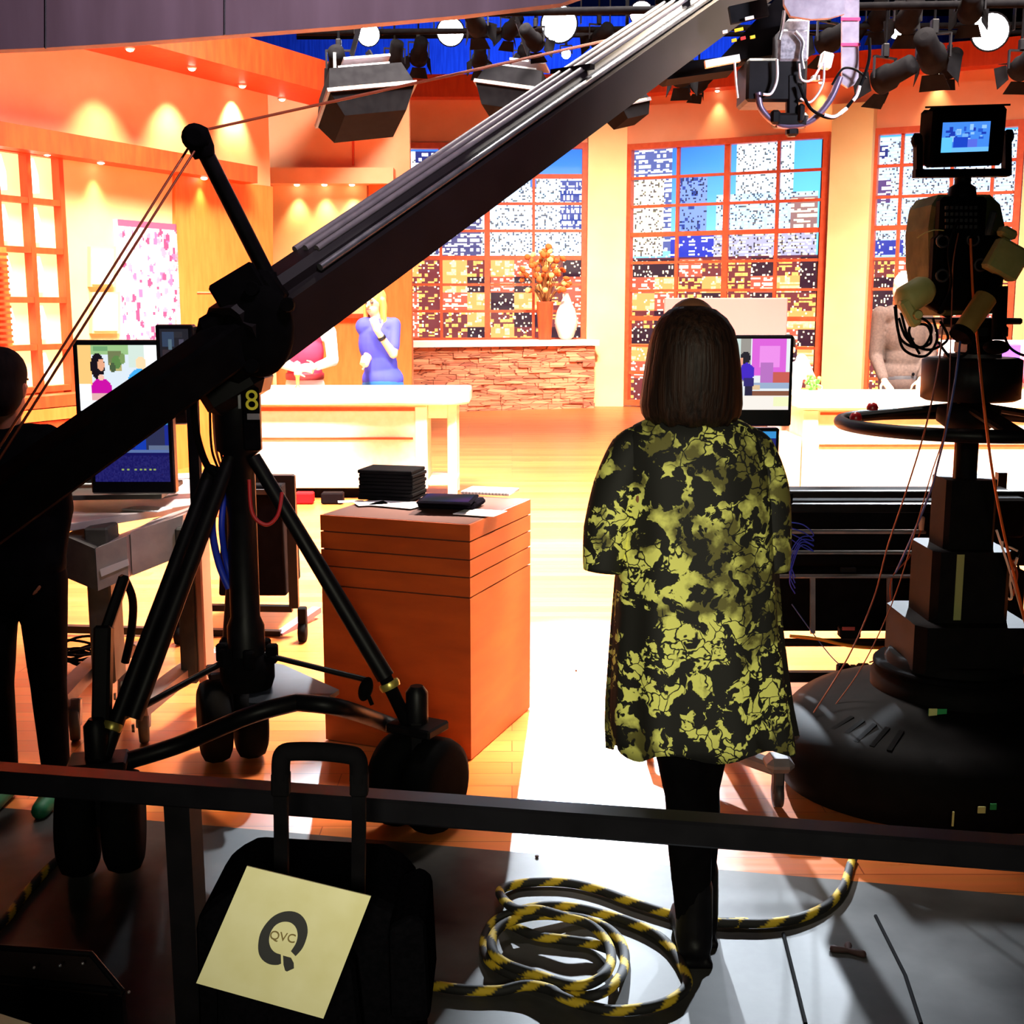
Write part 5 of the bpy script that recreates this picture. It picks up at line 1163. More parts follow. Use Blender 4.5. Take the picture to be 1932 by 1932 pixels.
z0, z1 = E(1, 1200).z, E(1, 1084).z; b = MB(); b.box(((xa + xb_) / 2 - .02, YE + .28, (z0 + z1) / 2), (xb_ - xa - .10, .42, z1 - z0), bev=.01); b.build('equipment_case', BLKM, r)
b = MB(); b.box(E(1600, 1075, -.03), (.06, .02, .016)); b.build('case_latch', BLACK, r)
b = MB(); b.box(E(1602, 1192, -.03), (.085, .05, .045), bev=.006); b.build('junction_box', RUB, r); b = MB(); b.box(E(1601, 1186, -.058), (.05, .004, .014)); b.build('sticker', mat('sticker_pink', (150, 60, 60), .6), r)
b = MB(); b.box(E(1592, 1262, -.03), (.055, .05, .04), bev=.008); b.box(E(1630, 1262, -.03), (.055, .05, .04), bev=.008); b.box(E(1611, 1263, -.03), (.02, .04, .03)); b.build('plug_block', RUB, r)
MB().tube(curve([E(x, y, -.06) for x, y in [(1490, 1200), (1540, 1205), (1600, 1218), (1660, 1222), (1740, 1214)]]), .007, 8).build('orange_cable', mat('cable_amber', (226, 140, 40), .5), r)
for k in range(4):
    MB().tube(curve([E(x, y, -.06) for x, y in [(1480, 985 + k * 8), (1515, 990 + k * 14), (1535, 1010 + k * 10), (1510, 1015 + k * 5), (1490, 1050 + k * 14), (1500, 1090 + k * 10)]]), .0025, 6).build('blue_cable', MATS['cable_blue'], r)
MB().tube(curve([E(x, y, -.06) for x, y in [(1494, 1140), (1530, 1190), (1565, 1235), (1585, 1255)]]), .0025, 6).build('blue_cable', BC, r)
MB().tube(curve([E(x, y, -.04) for x, y in [(1640, 1250), (1670, 1235), (1688, 1195), (1680, 1100), (1716, 1050), (1738, 1000)]]), .003, 6).build('cable', CAB, r)
MB().lathe(E(1738, 1000, -.04), [(.010, 0), (.012, .05), (.008, .055)], 12).build('white_plug', WHITE, r)
b = MB(); b.box(E(1895, 975, -.06), (.14, .08, .16), bev=.01); b.build('power_box', BLKM, r)
b = MB(); b.lathe(E(1873, 960, -.102), [(.008, 0), (.006, .006)], 10, axis=(0, -1, 0)); b.build('red_lamp', mat('lamp_red', (230, 20, 50), .4, emit=.8), r)
rg = random.Random(8); 
for k in range(9): MB().tube(curve([E(1885 + rg.uniform(-8, 40), 1020 + rg.uniform(0, 110), -.05 - .01 * k) for _ in range(5)]), .005, 6).build('cable', [RUB, WHITE, CAB][k % 3], r)

# =================================================================== LEFT OPERATOR DESK
YS = 4.75; D_ = lambda px, py, dy=0: at(px, py, YS + dy)
r = thing('mobile_desk', V((D_(290, 1300).x, YS - .2, 0)), 'grey height-adjustable desk on casters with papers, behind the crane tripod', 'desk')
LG = noisy('desk_grey', (172, 158, 154), (186, 172, 166), rough=.5); DB = noisy('desk_brown', (60, 56, 50), (72, 68, 60), rough=.6)
zt1 = D_(300, 925).z
b = MB(); a0 = pl(100, 985, .84); 
def poly(pts, z, t, nm, m_, rt): b = MB(); b.prism([pl(x, y, z) for x, y in pts], V((0, 0, -t))); return b.build(nm, m_, rt, bevel=.003)
poly([(104, 992), (372, 950), (432, 905), (150, 900)], .80, .03, 'desktop', LG, r)
poly([(130, 935), (305, 932), (345, 905), (140, 905)], .87, .02, 'keyboard_tray', DB, r)
b = MB(); b.prism([D_(180, 1035, -.25), D_(238, 1012, -.25), D_(243, 1090, -.25), D_(185, 1115, -.25)], V((0, .3, 0))); b.build('drawer', LG, r)
b = MB(); b.prism([D_(246, 1005, -.22), D_(345, 972, -.15), D_(340, 1050, -.15), D_(250, 1086, -.22)], V((0, .3, 0))); b.build('side_panel', LG, r)
b = MB(); b.prism([D_(120, 1010, -.22), D_(178, 1035, -.25), D_(184, 1115, -.25), D_(125, 1090, -.22)], V((0, .3, 0))); b.build('drawer_side', DB, r)
b = MB(); b.prism([D_(189, 1074, -.255), D_(242, 1054, -.255), D_(244, 1066, -.255), D_(192, 1088, -.255)], V((0, -.004, 0))); b.build('label_strip', PAPER, r)
for px, w_ in ((219, .09), (376, .065)):
    b = MB(); zb = .17; zt_ = .78; b.box((D_(px, 1150).x, YS - .12, (zb + zt_) / 2), (w_, .14, zt_ - zb), bev=.008); b.build('leg_column', DB, r)
b = MB(); b.box((D_(400, 1150).x, YS - .12, .50), (.03, .14, .66), bev=.006); b.build('leg_face', mat('desk_salmon', (196, 140, 112), .6), r)
for pts in ([pl(112, 1322, .16), pl(170, 1262, .2), pl(225, 1230, .2), pl(300, 1222, .2)], [pl(262, 1338, .16), pl(340, 1275, .2), pl(395, 1240, .2), pl(425, 1235, .2)]):
    b = MB(); cs = curve(pts, 6)
    for i in range(len(cs) - 1): b.bar(cs[i], cs[i + 1] + (cs[i + 1] - cs[i]) * .05, .07, .05)
    b.build('foot', LG, r)
for px, py in ((142, 1398), (272, 1402), (236, 1340)):
    c = pl(px, py); b = MB(); b.lathe(c + V((-.02, 0, .062)), [(.02, 0), (.055, .002), (.062, .01), (.062, .03), (.055, .038), (.02, .04)], 24, axis=(1, .35, 0)); o = b.build('caster', noisy('caster_grey', (70, 70, 66), (90, 90, 84), rough=.5), r)
    b = MB(); b.bar(c + V((0, 0, .06)), c + V((.0, .02, .16)), .05, .03, bev=.004); b.lathe(c + V((-.03, -.01, .062)), [(.016, 0), (.014, .01)], 12, axis=(-1, -.35, 0)); b.build('caster_fork', STEEL, r)
for i, (px, py, w_, d_, an, lab) in enumerate([(350, 900, .22, .15, 20, 'white sheets hanging over the rear edge of the grey desk'), (282, 935, .20, .14, -25, 'pale paper lying on the grey desk near the crane leg'), (205, 912, .30, .12, 4, 'long grey-white papers under the lower screen of the grey desk'), (278, 962, .17, .10, -20, 'folded white paper at the front edge of the grey desk')]):
    c = pl(px, py, .88 if i in (0, 2) else .80); b = MB(); b.box(c + V((0, 0, .004)), (w_, d_, .006), (0, 0, R(an)), bev=.002); tag(b.build('paper_sheet', PAPER), lab, 'paper')
MB().tube(curve([D_(x, y, -.2) for x, y in [(232, 1085), (250, 1130), (248, 1190), (236, 1250)]]), .016, 8).build('cable_sleeve', RUB, r)
# screens
A = np.zeros((56, 84, 3)); A[:] = (214, 226, 236)
R_(A, 0, 0, .14, .7, (240, 196, 120)); R_(A, .14, 0, .62, .16, (150, 190, 130)); R_(A, .16, .02, .3, .1, (110, 160, 110)); R_(A, .3, .1, .44, .32, (110, 120, 80)); R_(A, .32, .28, .44, .4, (180, 170, 110)); R_(A, .5, .0, .66, .34, (206, 224, 214)); R_(A, .66, 0, .8, .8, (250, 252, 255))
E_(A, .19, .32, .07, .20, (20, 14, 24)); E_(A, .225, .30, .034, .095, (226, 164, 130)); E_(A, .22, .66, .10, .16, (196, 12, 160)); R_(A, .13, .62, .31, .76, (196, 12, 160)); E_(A, .22, .49, .03, .05, (240, 190, 170)); E_(A, .62, .28, .05, .11, (250, 214, 170)); E_(A, .60, .60, .12, .24, (64, 170, 240)); E_(A, .38, .26, .05, .10, (90, 130, 70)); E_(A, .34, .34, .03, .07, (70, 90, 60)); E_(A, .44, .20, .03, .08, (120, 150, 90)); R_(A, .0, .6, .12, 1, (250, 250, 250)); R_(A, .12, .74, .34, .84, (220, 170, 170)); R_(A, 0, .84, .6, 1, (236, 238, 244));  R_(A, .8, .1, 1, .5, (190, 190, 186))
s_ = thing('monitor', D_(230, 790, .12) * 1, 'wide monitor showing two people, one in magenta, above the grey desk', 'monitor'); s_.location.z = .87
x0, x1, z0, z1 = D_(143, 700, .12).x, D_(352, 700, .12).x, D_(1, 800, .12).z, D_(1, 641, .12).z
m_ = monitor(V(((x0 + x1) / 2, YS + .12, (z0 + z1) / 2)), x1 - x0, z1 - z0, .05, 'display', s_, 0, .02, A, 1.15, .035)
b = MB(); b.box(((x0 + x1) / 2, YS + .16, (.87 + z0) / 2 + .05), (.06, .03, z0 - .87 + .1)); b.box(((x0 + x1) / 2, YS + .16, .875), (.2, .14, .012)); b.build('stand', BLKM, s_)
s_ = thing('monitor', D_(285, 890, 0) * 1, 'lower dark blue monitor standing on the grey desk under the crane arm', 'monitor'); s_.location.z = .87
x0, x1, z0, z1 = D_(170, 800).x, D_(329, 800).x, .885, D_(1, 778).z
B_ = np.zeros((44, 60, 3)); B_[:] = (30, 28, 120); R_(B_, 0, 0, 1, .5, (40, 60, 190)); R_(B_, .55, .3, .75, .55, (30, 80, 230)); R_(B_, .7, .1, .96, .5, (60, 66, 110)); R_(B_, .74, .45, 1, .56, (130, 150, 190)); R_(B_, .86, .02, 1, .12, (80, 180, 250)); R_(B_, .4, .5, 1, .56, (120, 150, 220)); rg = np.random.RandomState(1); B_[26:] += rg.rand(18, 60, 1) * 24
monitor(V(((x0 + x1) / 2, YS, (z0 + z1) / 2)), x1 - x0, z1 - z0, .05, 'display', s_, 0, .018, B_, .55, .03)
b = MB()
for k, px in enumerate((232, 242, 256, 266, 274, 284, 292)): b.box(D_(px, 886, -.03), (.008, .004, .006))
b.build('indicator_lights', mat('led_green', (170, 200, 110), .5, emit=.5), s_)
s_ = thing('monitor', D_(335, 690, -.1), 'small boxy monitor with a dim bluish picture beside the crane pivot', 'monitor')
Y5 = YS - .1; x0, x1, z0, z1 = at(298, 650, Y5).x, at(368, 650, Y5).x, at(1, 695, Y5).z, at(1, 612, Y5).z
C5 = np.zeros((24, 24, 3)); C5[:] = (44, 44, 56); R_(C5, .1, .1, .5, .5, (70, 90, 124)); R_(C5, .3, .3, .45, .6, (120, 150, 170)); R_(C5, .7, .3, .85, .5, (100, 96, 120)); R_(C5, .1, .6, .5, .9, (70, 60, 70)); R_(C5, .5, .1, .8, .25, (60, 60, 70))
monitor(V(((x0 + x1) / 2, Y5, (z0 + z1) / 2)), x1 - x0, z1 - z0, .06, 'display', s_, 0, .016, C5, .5)
b = MB(); b.box(V(((x0 + x1) / 2 + .03, Y5 + .10, (z0 + z1) / 2)), (x1 - x0, .16, z1 - z0 - .02), bev=.01); b.bar(V(((x0 + x1) / 2 + .02, Y5 + .12, z0)), V(((x0 + x1) / 2 + .02, Y5 + .12, .80)), .04, .04, up=(0, 1, 0)); b.build('housing', BLKM, s_)
s_ = thing('keyboard', pl(190, 905, .89), 'dark control keyboard on the grey desk in front of the lower monitor', 'keyboard'); c = s_.location
b = MB(); b.box(c + V((.02, -.02, .012)), (.30, .11, .02), (R(5), 0, R(3)), bev=.004); b.build('case', BLACK, s_)
b = MB(); [b.box(c + V((-.11 + i * .02, -.06 + j * .022, .026 + j * .002)), (.015, .015, .006)) for i in range(13) for j in range(4)]; b.build('keys', DGREY, s_)

# rolling frame with a black case
Yr = 5.9; Q = lambda px, py, dy=0: at(px, py, Yr + dy)
r = thing('rolling_rack', V((Q(520, 1150).x, Yr + .1, 0)), 'low black tubular rack on casters behind the crane column', 'rack')
xl, xr = Q(470, 1000).x, Q(548, 1000).x
for px in (548, 330): MB().bar(V((Q(px, 900).x, Yr, .14)), V((Q(px, 900).x, Yr, Q(1, 897).z)), .045, .035).build('upright', BLACK, r)
MB().bar(Q(330, 903), Q(552, 903), .04, .035).build('top_rail', BLACK, r); MB().bar(Q(330, 1145), Q(552, 1148), .04, .03).build('mid_rail', BLACK, r)
MB().bar(Q(120, 1186), Q(530, 1196), .04, .035).build('base_rail', BLACK, r); MB().bar(Q(525, 1200, -.0), Q(598, 1150, .35), .05, .03).build('side_foot', mat('foot_mauve', (120, 90, 100), .5), r)
for px, py in ((572, 1210), (340, 1215)):
    c = pl(px, py); b = MB(); b.lathe(c + V((-.02, 0, .05)), [(.02, 0), (.05, .002), (.05, .036), (.02, .038)], 20, axis=(1, 0, 0)); b.box(c + V((0, 0, .12)), (.04, .05, .10), bev=.005); b.build('caster', RUB, r)
c0, c1 = Q(412, 915), Q(540, 1125)
r = thing('equipment_case', V(((c0.x + c1.x) / 2, Yr + .35, c1.z)), 'black upright case held in the low rolling rack', 'case')
b = MB(); b.prism([Q(418, 915, .12), Q(530, 915, .12), Q(541, 1125, .12), Q(412, 1125, .12)], V((0, .42, 0))); b.build('shell', BLKM, r, bevel=.012)
b = MB(); b.box(Q(490, 928, .11), (.18, .02, .025)); b.build('handle', DGREY, r)
# cable coil on the floor
c = pl(142, 1262); r = thing('cable_coil', c, 'loose coil of thin black cable on the yellow-lit floor left of the desk', 'cable'); rg = random.Random(2)
b = MB()
for k in range(7):
    cx_, cy_, rx, ry, ph = c.x + rg.uniform(-.02, .03), c.y + rg.uniform(-.02, .04), rg.uniform(.08, .125), rg.uniform(.08, .16), rg.uniform(0, 6)
    b.tube([(cx_ + rx * math.cos(a), cy_ + ry * math.sin(a), .012 + .010 * k + .03 * (1 + math.sin(a + ph))) for a in np.linspace(0, 2 * math.pi, 28, endpoint=False)], .006, 6, closed=True)
b.build('coil', RUB, r)
# pink and dark boxes on the floor beyond the podium
for px, py, w_, cc, lab in ((575, 935, .3, (150, 20, 24), 'small red box on the floor before the left counter'), (628, 932, .36, (14, 8, 10), 'small black box on the floor before the left counter')):
    c = pl(px, 950); b = MB(); b.box(c + V((0, 0, .05)), (w_ * .5, .12, .09), bev=.01); tag(b.build('floor_box', mat('fb%d' % px, cc, .9, spec=.05)), lab, 'box')

# =================================================================== FOREGROUND RAIL
def rp(px, py, z): return pl(px, py, z)
zr = .865; ra, rb = pl(0, 1467, zr), pl(1932, 1610, zr); dr = (rb - ra).normalized()
r = thing('guard_rail', V((0, (ra.y + rb.y) / 2, 0)), 'black square-section guard rail crossing the foreground on posts', 'railing')
b = MB(); b.bar(ra - dr * .6, rb + dr * .8, .045, .038, bev=.004); b.build('top_rail', noisy('rail_black', (12, 11, 15), (17, 16, 20), rough=.3, spec=.3), r)
for px in (343,):
    p = pl(px, 1490, zr); p2 = V((p.x, p.y, 0)); MB().bar(V((p.x + .005, p.y, 0)), p - V((0, 0, .02)), .042, .042, up=dr).build('post', BLACK, r)
p = rb + dr * .5; MB().bar(V((p.x, p.y, 0)), p - V((0, 0, .02)), .042, .042, up=dr).build('post', BLACK, r)

# =================================================================== SUITCASE, CARD
Yc = 1.55
SU = lambda px, py, dy=0: at(px, py, Yc + dy)
r = thing('suitcase', V((SU(610, 1900).x, Yc, 0)), 'black wheeled suitcase with its pull handle raised against the rail', 'suitcase')
FAB = noisy('case_fabric', (6, 6, 8), (10, 9, 12), spec=.0, rough=.9, bump=.2, mscale=40)
b = MB(); pts = [(372, 1932), (384, 1740), (425, 1685), (470, 1665), (720, 1700), (760, 1740), (795, 1735), (803, 1760), (812, 1932)]
zb = .06; P_ = [SU(x, y, .03) for x, y in pts]; xs0, xs1 = P_[0].x, P_[-1].x
body = [V((xs0 - .01, P_[0].y, .07)), V((xs0, P_[0].y, SU(1, 1760).z))] + [SU(x, y, .03) for x, y in [(392, 1712), (430, 1684), (700, 1700), (740, 1720), (772, 1750)]] + [V((xs1 + .0, P_[0].y, .07))]
b.prism(body, V((0, .20, 0))); b.build('shell', FAB, r, bevel=.02)
b = MB(); b.prism([body[0] + V((.03, -.002, .04)), body[1] + V((.04, -.002, -.05)), body[4] + V((-.02, -.002, -.06)), body[-1] + V((-.05, -.002, .04))], V((0, -.05, 0))); b.build('front_pocket', FAB, r, bevel=.015)
b = MB(); b.prism([SU(730, 1755, -.02), SU(775, 1730, -.02), SU(802, 1745, -.02), SU(812, 1932, -.02), SU(735, 1932, -.02)], V((0, .16, 0))); b.build('side_pocket', FAB, r, bevel=.015)
for px0, px1 in ((530, 530), (678, 678)):
    MB().bar(SU(px0, 1490), SU(px1 + (2 if px1 < 600 else -2), 1700), .018, .013, up=(0, 1, 0)).build('handle_tube', BLKM, r)
    MB().bar(SU(px0, 1455), SU(px0, 1500), .024, .020, up=(0, 1, 0), bev=.003).build('handle_joint', BLKM, r)
b = MB(); hpz = [SU(530, 1470), SU(530, 1440), SU(534, 1424), SU(548, 1418), SU(606, 1418), SU(660, 1424), SU(673, 1430), SU(677, 1446), SU(677, 1474)]
b.tube(curve(hpz, 5), .0125, 12)
b.build('handle_grip', BLKM, r)
for x in (xs0 + .04, xs1 - .04): MB().lathe((x - .012, Yc + .17, .035), [(.02, 0), (.035, .003), (.035, .024), (.02, .027)], 18, axis=(1, 0, 0)).build('wheel', RUB, r)
for x in (xs0 + .04, xs1 - .04): MB().box((x, Yc + .07, .035), (.03, .05, .07)).build('foot', RUB, r)
# card with the emblem, leaning on the suitcase
cn = [SU(466, 1634, -.10), SU(700, 1691, -.10), SU(610, 1922, -.13), SU(370, 1855, -.13)]
r = thing('logo_card', sum(cn, V()) / 4, 'cream square card with a black ring emblem leaning on the suitcase', 'card')
nrm = (cn[1] - cn[0]).cross(cn[3] - cn[0]).normalized(); nrm = -nrm if nrm.y > 0 else nrm
b = MB(); b.prism(cn, -nrm * .003); b.build('card', CREAMCARD, r)
def cp_(px, py, o=.0012):
    d = ray(px, py); c = V((0, 0, CH)); p = cn[0] + nrm * o; return c + d * ((p - c).dot(nrm) / d.dot(nrm))
INK = mat('ink', (18, 16, 18), .6)
def C2(u, v):                                           # crop pixels of the card view to photo pixels
    return 340 + u * 560 / 1891, 1360 + v * 572 / 1932
outer = [(735, 1500), (775, 1455), (800, 1400), (812, 1340), (800, 1280), (765, 1235), (715, 1215), (655, 1218), (595, 1245), (545, 1295), (510, 1355), (497, 1420), (500, 1480), (525, 1525), (570, 1552), (620, 1556), (642, 1548)]
inner = [(640, 1490), (605, 1478), (578, 1450), (565, 1405), (575, 1350), (605, 1305), (650, 1282), (700, 1285), (735, 1315), (748, 1365), (738, 1415), (712, 1458), (705, 1468)]
from_crop = lambda L: [cp_(*C2(u, v)) for u, v in L]
b = MB(); oo, ii = from_crop(outer), from_crop(inner[::-1]); m_ = len(oo)
import mathutils
def resample(P, n):
    d = [0]; [d.append(d[-1] + (P[i + 1] - P[i]).length) for i in range(len(P) - 1)]
    return [V((np.interp(t, d, [p.x for p in P]), np.interp(t, d, [p.y for p in P]), np.interp(t, d, [p.z for p in P]))) for t in np.linspace(0, d[-1], n)]
oo, ii = resample(curve(oo, 5), 50), resample(curve(ii, 5), 50)
vs = oo + ii; vs += [p - nrm * .001 for p in vs]; N = 50
b.add(vs, [(i, i + 1, N + i + 1, N + i) for i in range(N - 1)]); b.build('ring_emblem', INK, r)
b = MB(); b.prism(from_crop([(655, 1498), (705, 1512), (722, 1545), (724, 1578), (680, 1598), (668, 1592), (658, 1555)]), -nrm * .001); b.build('ring_tail', INK, r)
ux = (cp_(*C2(712, 1392)) - cp_(*C2(598, 1372))); uy = (cp_(*C2(640, 1340)) - cp_(*C2(615, 1400))); ux.normalize()
uy = (uy - ux * uy.dot(ux)).normalized()
if ux.cross(uy).dot(nrm) < 0: uy = uy
text('emblem_lettering', 'QVC', cp_(*C2(652, 1380), .0016), ux, uy, .0155, mat('ink_gold', (120, 100, 40), .6), r)

# =================================================================== STRIPED ROPE
ROPE = mat('rope_stripe', (190, 160, 40), .75)
def _rope(m):
    t = m.node_tree; L = t.links; bs = t.nodes['Principled BSDF']; an = nd(m, 'ShaderNodeAttribute', attribute_name='stripe')
    mx = nd(m, 'ShaderNodeMix', data_type='RGBA'); mx.inputs[6].default_value = lin((22, 20, 20)) + (1,); mx.inputs[7].default_value = lin((206, 172, 36)) + (1,)
    L.new(an.outputs['Fac'], mx.inputs[0]); L.new(mx.outputs[2], bs.inputs['Base Color'])
_rope(ROPE)
def rope(pts, rad, name, label, parent=None, closed=False):
    n = 14; cs = curve(pts, 14); d = [0]
    for i in range(len(cs) - 1): d.append(d[-1] + (cs[i + 1] - cs[i]).length)
    m_ = int(d[-1] / .006); cs = resample(cs, m_); b = MB(); b.tube(cs, rad, n); o = b.build(name, ROPE)
    me = o.data; a = me.attributes.new('stripe', 'FLOAT', 'POINT'); vals = []
    for v in range(len(me.vertices)):
        i, j = divmod(v, n); 
        if i >= m_: vals.append(0.); continue
        s = i * .006; ph = (s / .115 + j / n) % 1; vals.append(1.0 if ph < .36 else 0.0)
    a.data.foreach_set('value', vals); return tag(o, label, 'rope')
zr_ = .014
px_ = lambda L, z0=zr_: [pl(x, y, z0 + dz) for x, y, dz in L]
# (zoomed crop coordinates turned back into photo pixels)
k_ = 540 / 1932; Cc = lambda u, v, dz=0: (860 + u * k_, 1560 + v * k_, dz)
main = [Cc(-200, 1062), Cc(0, 1095), Cc(150, 1105), Cc(300, 1105), Cc(480, 1070, .01), Cc(640, 1100, .02), Cc(720, 1150, .02), Cc(860, 1200, .0), Cc(1060, 1240), Cc(1300, 1220), Cc(1470, 1160), Cc(1560, 1070), Cc(1545, 980), Cc(1470, 840), Cc(1370, 740), Cc(1200, 650), Cc(1000, 590), Cc(800, 545, .01), Cc(600, 535, .02), Cc(420, 570, .02),
        Cc(260, 640), Cc(195, 760), Cc(210, 880), Cc(300, 960), Cc(450, 1020), Cc(620, 1080), Cc(800, 1140), Cc(960, 1130, .02), Cc(1090, 1040, .02), Cc(1140, 920), Cc(1120, 790), Cc(1030, 690), Cc(880, 630), Cc(700, 600, .02), Cc(520, 600, .03), Cc(340, 650, .03), Cc(250, 740, .03), Cc(255, 850, .03),
        Cc(350, 930, .02), Cc(520, 990, .02), Cc(700, 1050, .02), Cc(860, 1070, .03), Cc(1000, 1000, .04), Cc(1050, 890, .03), Cc(1010, 760, .03), Cc(900, 660, .04), Cc(740, 610, .05), Cc(560, 560, .05), Cc(420, 560, .05), Cc(330, 500, .03), Cc(300, 430, .01), Cc(400, 390), Cc(560, 372), Cc(760, 380), Cc(960, 425), Cc(1180, 505), Cc(1400, 575), Cc(1560, 620), Cc(1720, 640), Cc(1850, 650), Cc(1960, 645)]
c2 = 632 / 1932; Cd = lambda u, v, dz=0: (1300 + u * c2, 1480 + v * c2, dz)
main += [Cd(150, 790), Cd(300, 800), Cd(450, 800), Cd(600, 780), Cd(740, 730), Cd(830, 670), Cd(885, 600), Cd(910, 540), Cd(930, 470), Cd(950, 420)]
rope(px_(main), .0125, 'striped_rope', 'thick black and yellow striped rope looped on the floor by the boots')
loop = [Cc(330, 640, .0), Cc(450, 700, .0), Cc(560, 740), Cc(720, 760), Cc(900, 785), Cc(1020, 820, .01)]
rope(px_(loop), .0125, 'striped_rope', 'short dark length of striped rope crossing inside the coil')
rope([pl(-40, 1780, zr_), pl(10, 1735, zr_), pl(45, 1690, zr_), pl(85, 1645, zr_), pl(120, 1615, zr_), pl(150, 1600, zr_)], .0125, 'striped_rope', 'piece of yellow and black rope at the left edge by the crane wheel')
# scrap on the floor
c = pl(1600, 1797); b = MB()
for a, l in ((2.9, .035), (5.8, .035), (1.3, .026)): b.cap(c + V((0, 0, .006)), c + V((math.cos(a) * l, math.sin(a) * l, .005)), .006, .010, 8)
tag(b.build('dropped_scrap', mat('scrap', (70, 44, 44), .7)), 'small dark three-lobed scrap lying on the lit concrete at the right', 'scrap')
for px, py in ((1013, 1618), (1087, 1266)): b = MB(); b.ell(pl(px, py) + V((0, 0, .004)), (.006, .008, .004), None, 8, 6); tag(b.build('floor_speck', mat('scrap', (70, 44, 44), .7)), 'tiny dark speck on the bright floor ' + ('above the rope coil' if py > 1500 else 'right of the podium'), 'speck')

# dark equipment box and paper at the lower left corner
r = thing('glass_case', pl(60, 1850, .0) * 1, 'low dark box with a glossy sloping lid in the lower left corner', 'box')
GB = mat('lid_gloss', (34, 26, 26), .15, spec=.7)
zz = .42; q0, q1, q2, q3 = pl(-80, 1782, zz), pl(172, 1800, zz), pl(230, 1870, zz - .05), pl(-80, 1838, zz - .05)
b = MB(); b.prism([q0, q1, q2, q3], V((0, 0, -.012))); b.build('lid', GB, r)
b = MB(); b.tube([q0, q1, q2], .006, 8); b.tube([q2, q3], .007, 8); b.build('lid_rim', BLACK, r)
b = MB(); b.prism([q3 - V((0, 0, .012)), q2 - V((0, 0, .012)), V((q2.x, q2.y, .0)), V((q3.x, q3.y, .0))], V((0, .02, 0))); b.build('front_panel', BLKM, r)
b = MB(); b.prism([q2 - V((0, 0, .012)), q1 - V((0, 0, .012)), V((q1.x, q1.y, 0)), V((q2.x, q2.y, 0))], V((-.02, 0, 0))); b.build('side_panel', BLKM, r)
b = MB(); [b.ell(pl(x, y, zz - .0), (.003, .003, .003), None, 8, 6) for x, y in ((64, 1826), (113, 1822), (156, 1818), (243, 1872))]; b.build('rivets', STEEL, r)
b = MB(); b.prism([pl(-60, 1893, .55), pl(86, 1940, .55), pl(86, 2010, .55), pl(-60, 2010, .55)], V((0, 0, -.55))); tag(b.build('pale_box', mat('box_cream', (236, 228, 190), .6)), 'corner of a cream-coloured box at the very bottom left of the frame', 'box')

# =================================================================== HANGING STUDIO LIGHTS
def pipe(p0, p1, lab): tag(MB().tube([p0, p1], .028, 10).build('lighting_pipe', BLKM), lab, 'pipe')
pipe(at(560, 30, 9.2), at(2050, 5, 9.2), 'black overhead pipe nearest the crane arm in the lighting grid')
pipe(at(560, 62, 12.4), at(2000, 46, 12.4), 'black overhead pipe carrying the burning back lights')
pipe(at(560, 70, 15.5), at(2000, 60, 15.5), 'black overhead pipe farthest back in the lighting grid')
# burning back lights
names = ['leftmost burning blue-white back light, just right of the grey beam', 'second burning blue-white back light from the left', 'largest burning blue-white back light, left of the crane arm', 'burning pinkish-white back light partly behind the crane arm', 'burning white back light at the far right above the viewfinder']
def fixture(p, aim, sc, label, group=None, lit=False, doors=True, cat='stage light', nm='stage_light', tint=(250, 250, 255)):
    p = V(p); d = (V(aim) - p).normalized(); r = thing(nm, p, label, cat, group); R0 = .10 * sc
    sd_ = d.cross(V((0, 0, 1))).normalized(); up = sd_.cross(d)
    b = MB(); b.lathe(p, [(.03 * sc, -.28 * sc), (R0 * .75, -.27 * sc), (R0 * .8, -.1 * sc), (R0, -.06 * sc), (R0, .05 * sc), (R0 * .93, .05 * sc), (R0 * .9, .02 * sc)], 24, axis=d); b.build('can', BLKM, r)
    m_ = mat('lamp_on_%d%d' % tint[:2], tint, emit=60) if lit else mat('lamp_glass', (120, 130, 160), .1)
    MB().lathe(p + d * .035 * sc, [(R0 * .9, 0), (R0 * .85, .015 * sc), (R0 * .4, .028 * sc), (.001, .032 * sc)], 24, axis=d).build('lens', m_, r)
    b = MB()
    for s in (-1, 1): b.bar(p + sd_ * s * R0 * 1.15, p + sd_ * s * R0 * 1.15 + V((0, 0, .16 * sc)), .012, .03 * sc, up=(0, 1, 0))
    b.bar(p + sd_ * -R0 * 1.2 + V((0, 0, .16 * sc)), p + sd_ * R0 * 1.2 + V((0, 0, .16 * sc)), .03 * sc, .012); b.build('yoke', BLACK, r)
    MB().box(p + V((0, 0, .21 * sc)), (.05 * sc, .06 * sc, .10 * sc), bev=.006).build('clamp', BLACK, r)
    MB().tube([p + V((0, 0, .22 * sc)), V((p.x, p.y, 8.26))], .010, 6).build('drop_rod', BLKM, r)
    if doors:
        for (u, v_) in ((sd_, up), (-sd_, up), (up, sd_), (-up, sd_)):
            o = p + d * .055 * sc + u * R0 * .95; e = o + d * .11 * sc + u * .06 * sc
            MB().prism([o - v_ * R0 * .75, o + v_ * R0 * .75, e + v_ * R0 * 1.1, e - v_ * R0 * 1.1], u * .003).build('barn_door', BLKM, r)
    return r
for i, ((px, py, Y), a, lab) in enumerate(zip(LAMPS, AIMS, names)):
    fixture(at(px, py, Y), (0, 0, 1.6) if i != 4 else (.4, 0, 1.6), [1.15, 1.4, 1.75, 1.15, 1.7][i], lab, 'burning back lights', True, False, tint=[(225, 240, 255), (226, 241, 255), (227, 242, 255), (250, 222, 255), (255, 250, 250)][i])
fixture(at(1068, 102, 12.8), (0, 0, 1.6), .5, 'small bluish burning light under the largest back light', 'burning back lights', True, False, tint=(190, 225, 255))
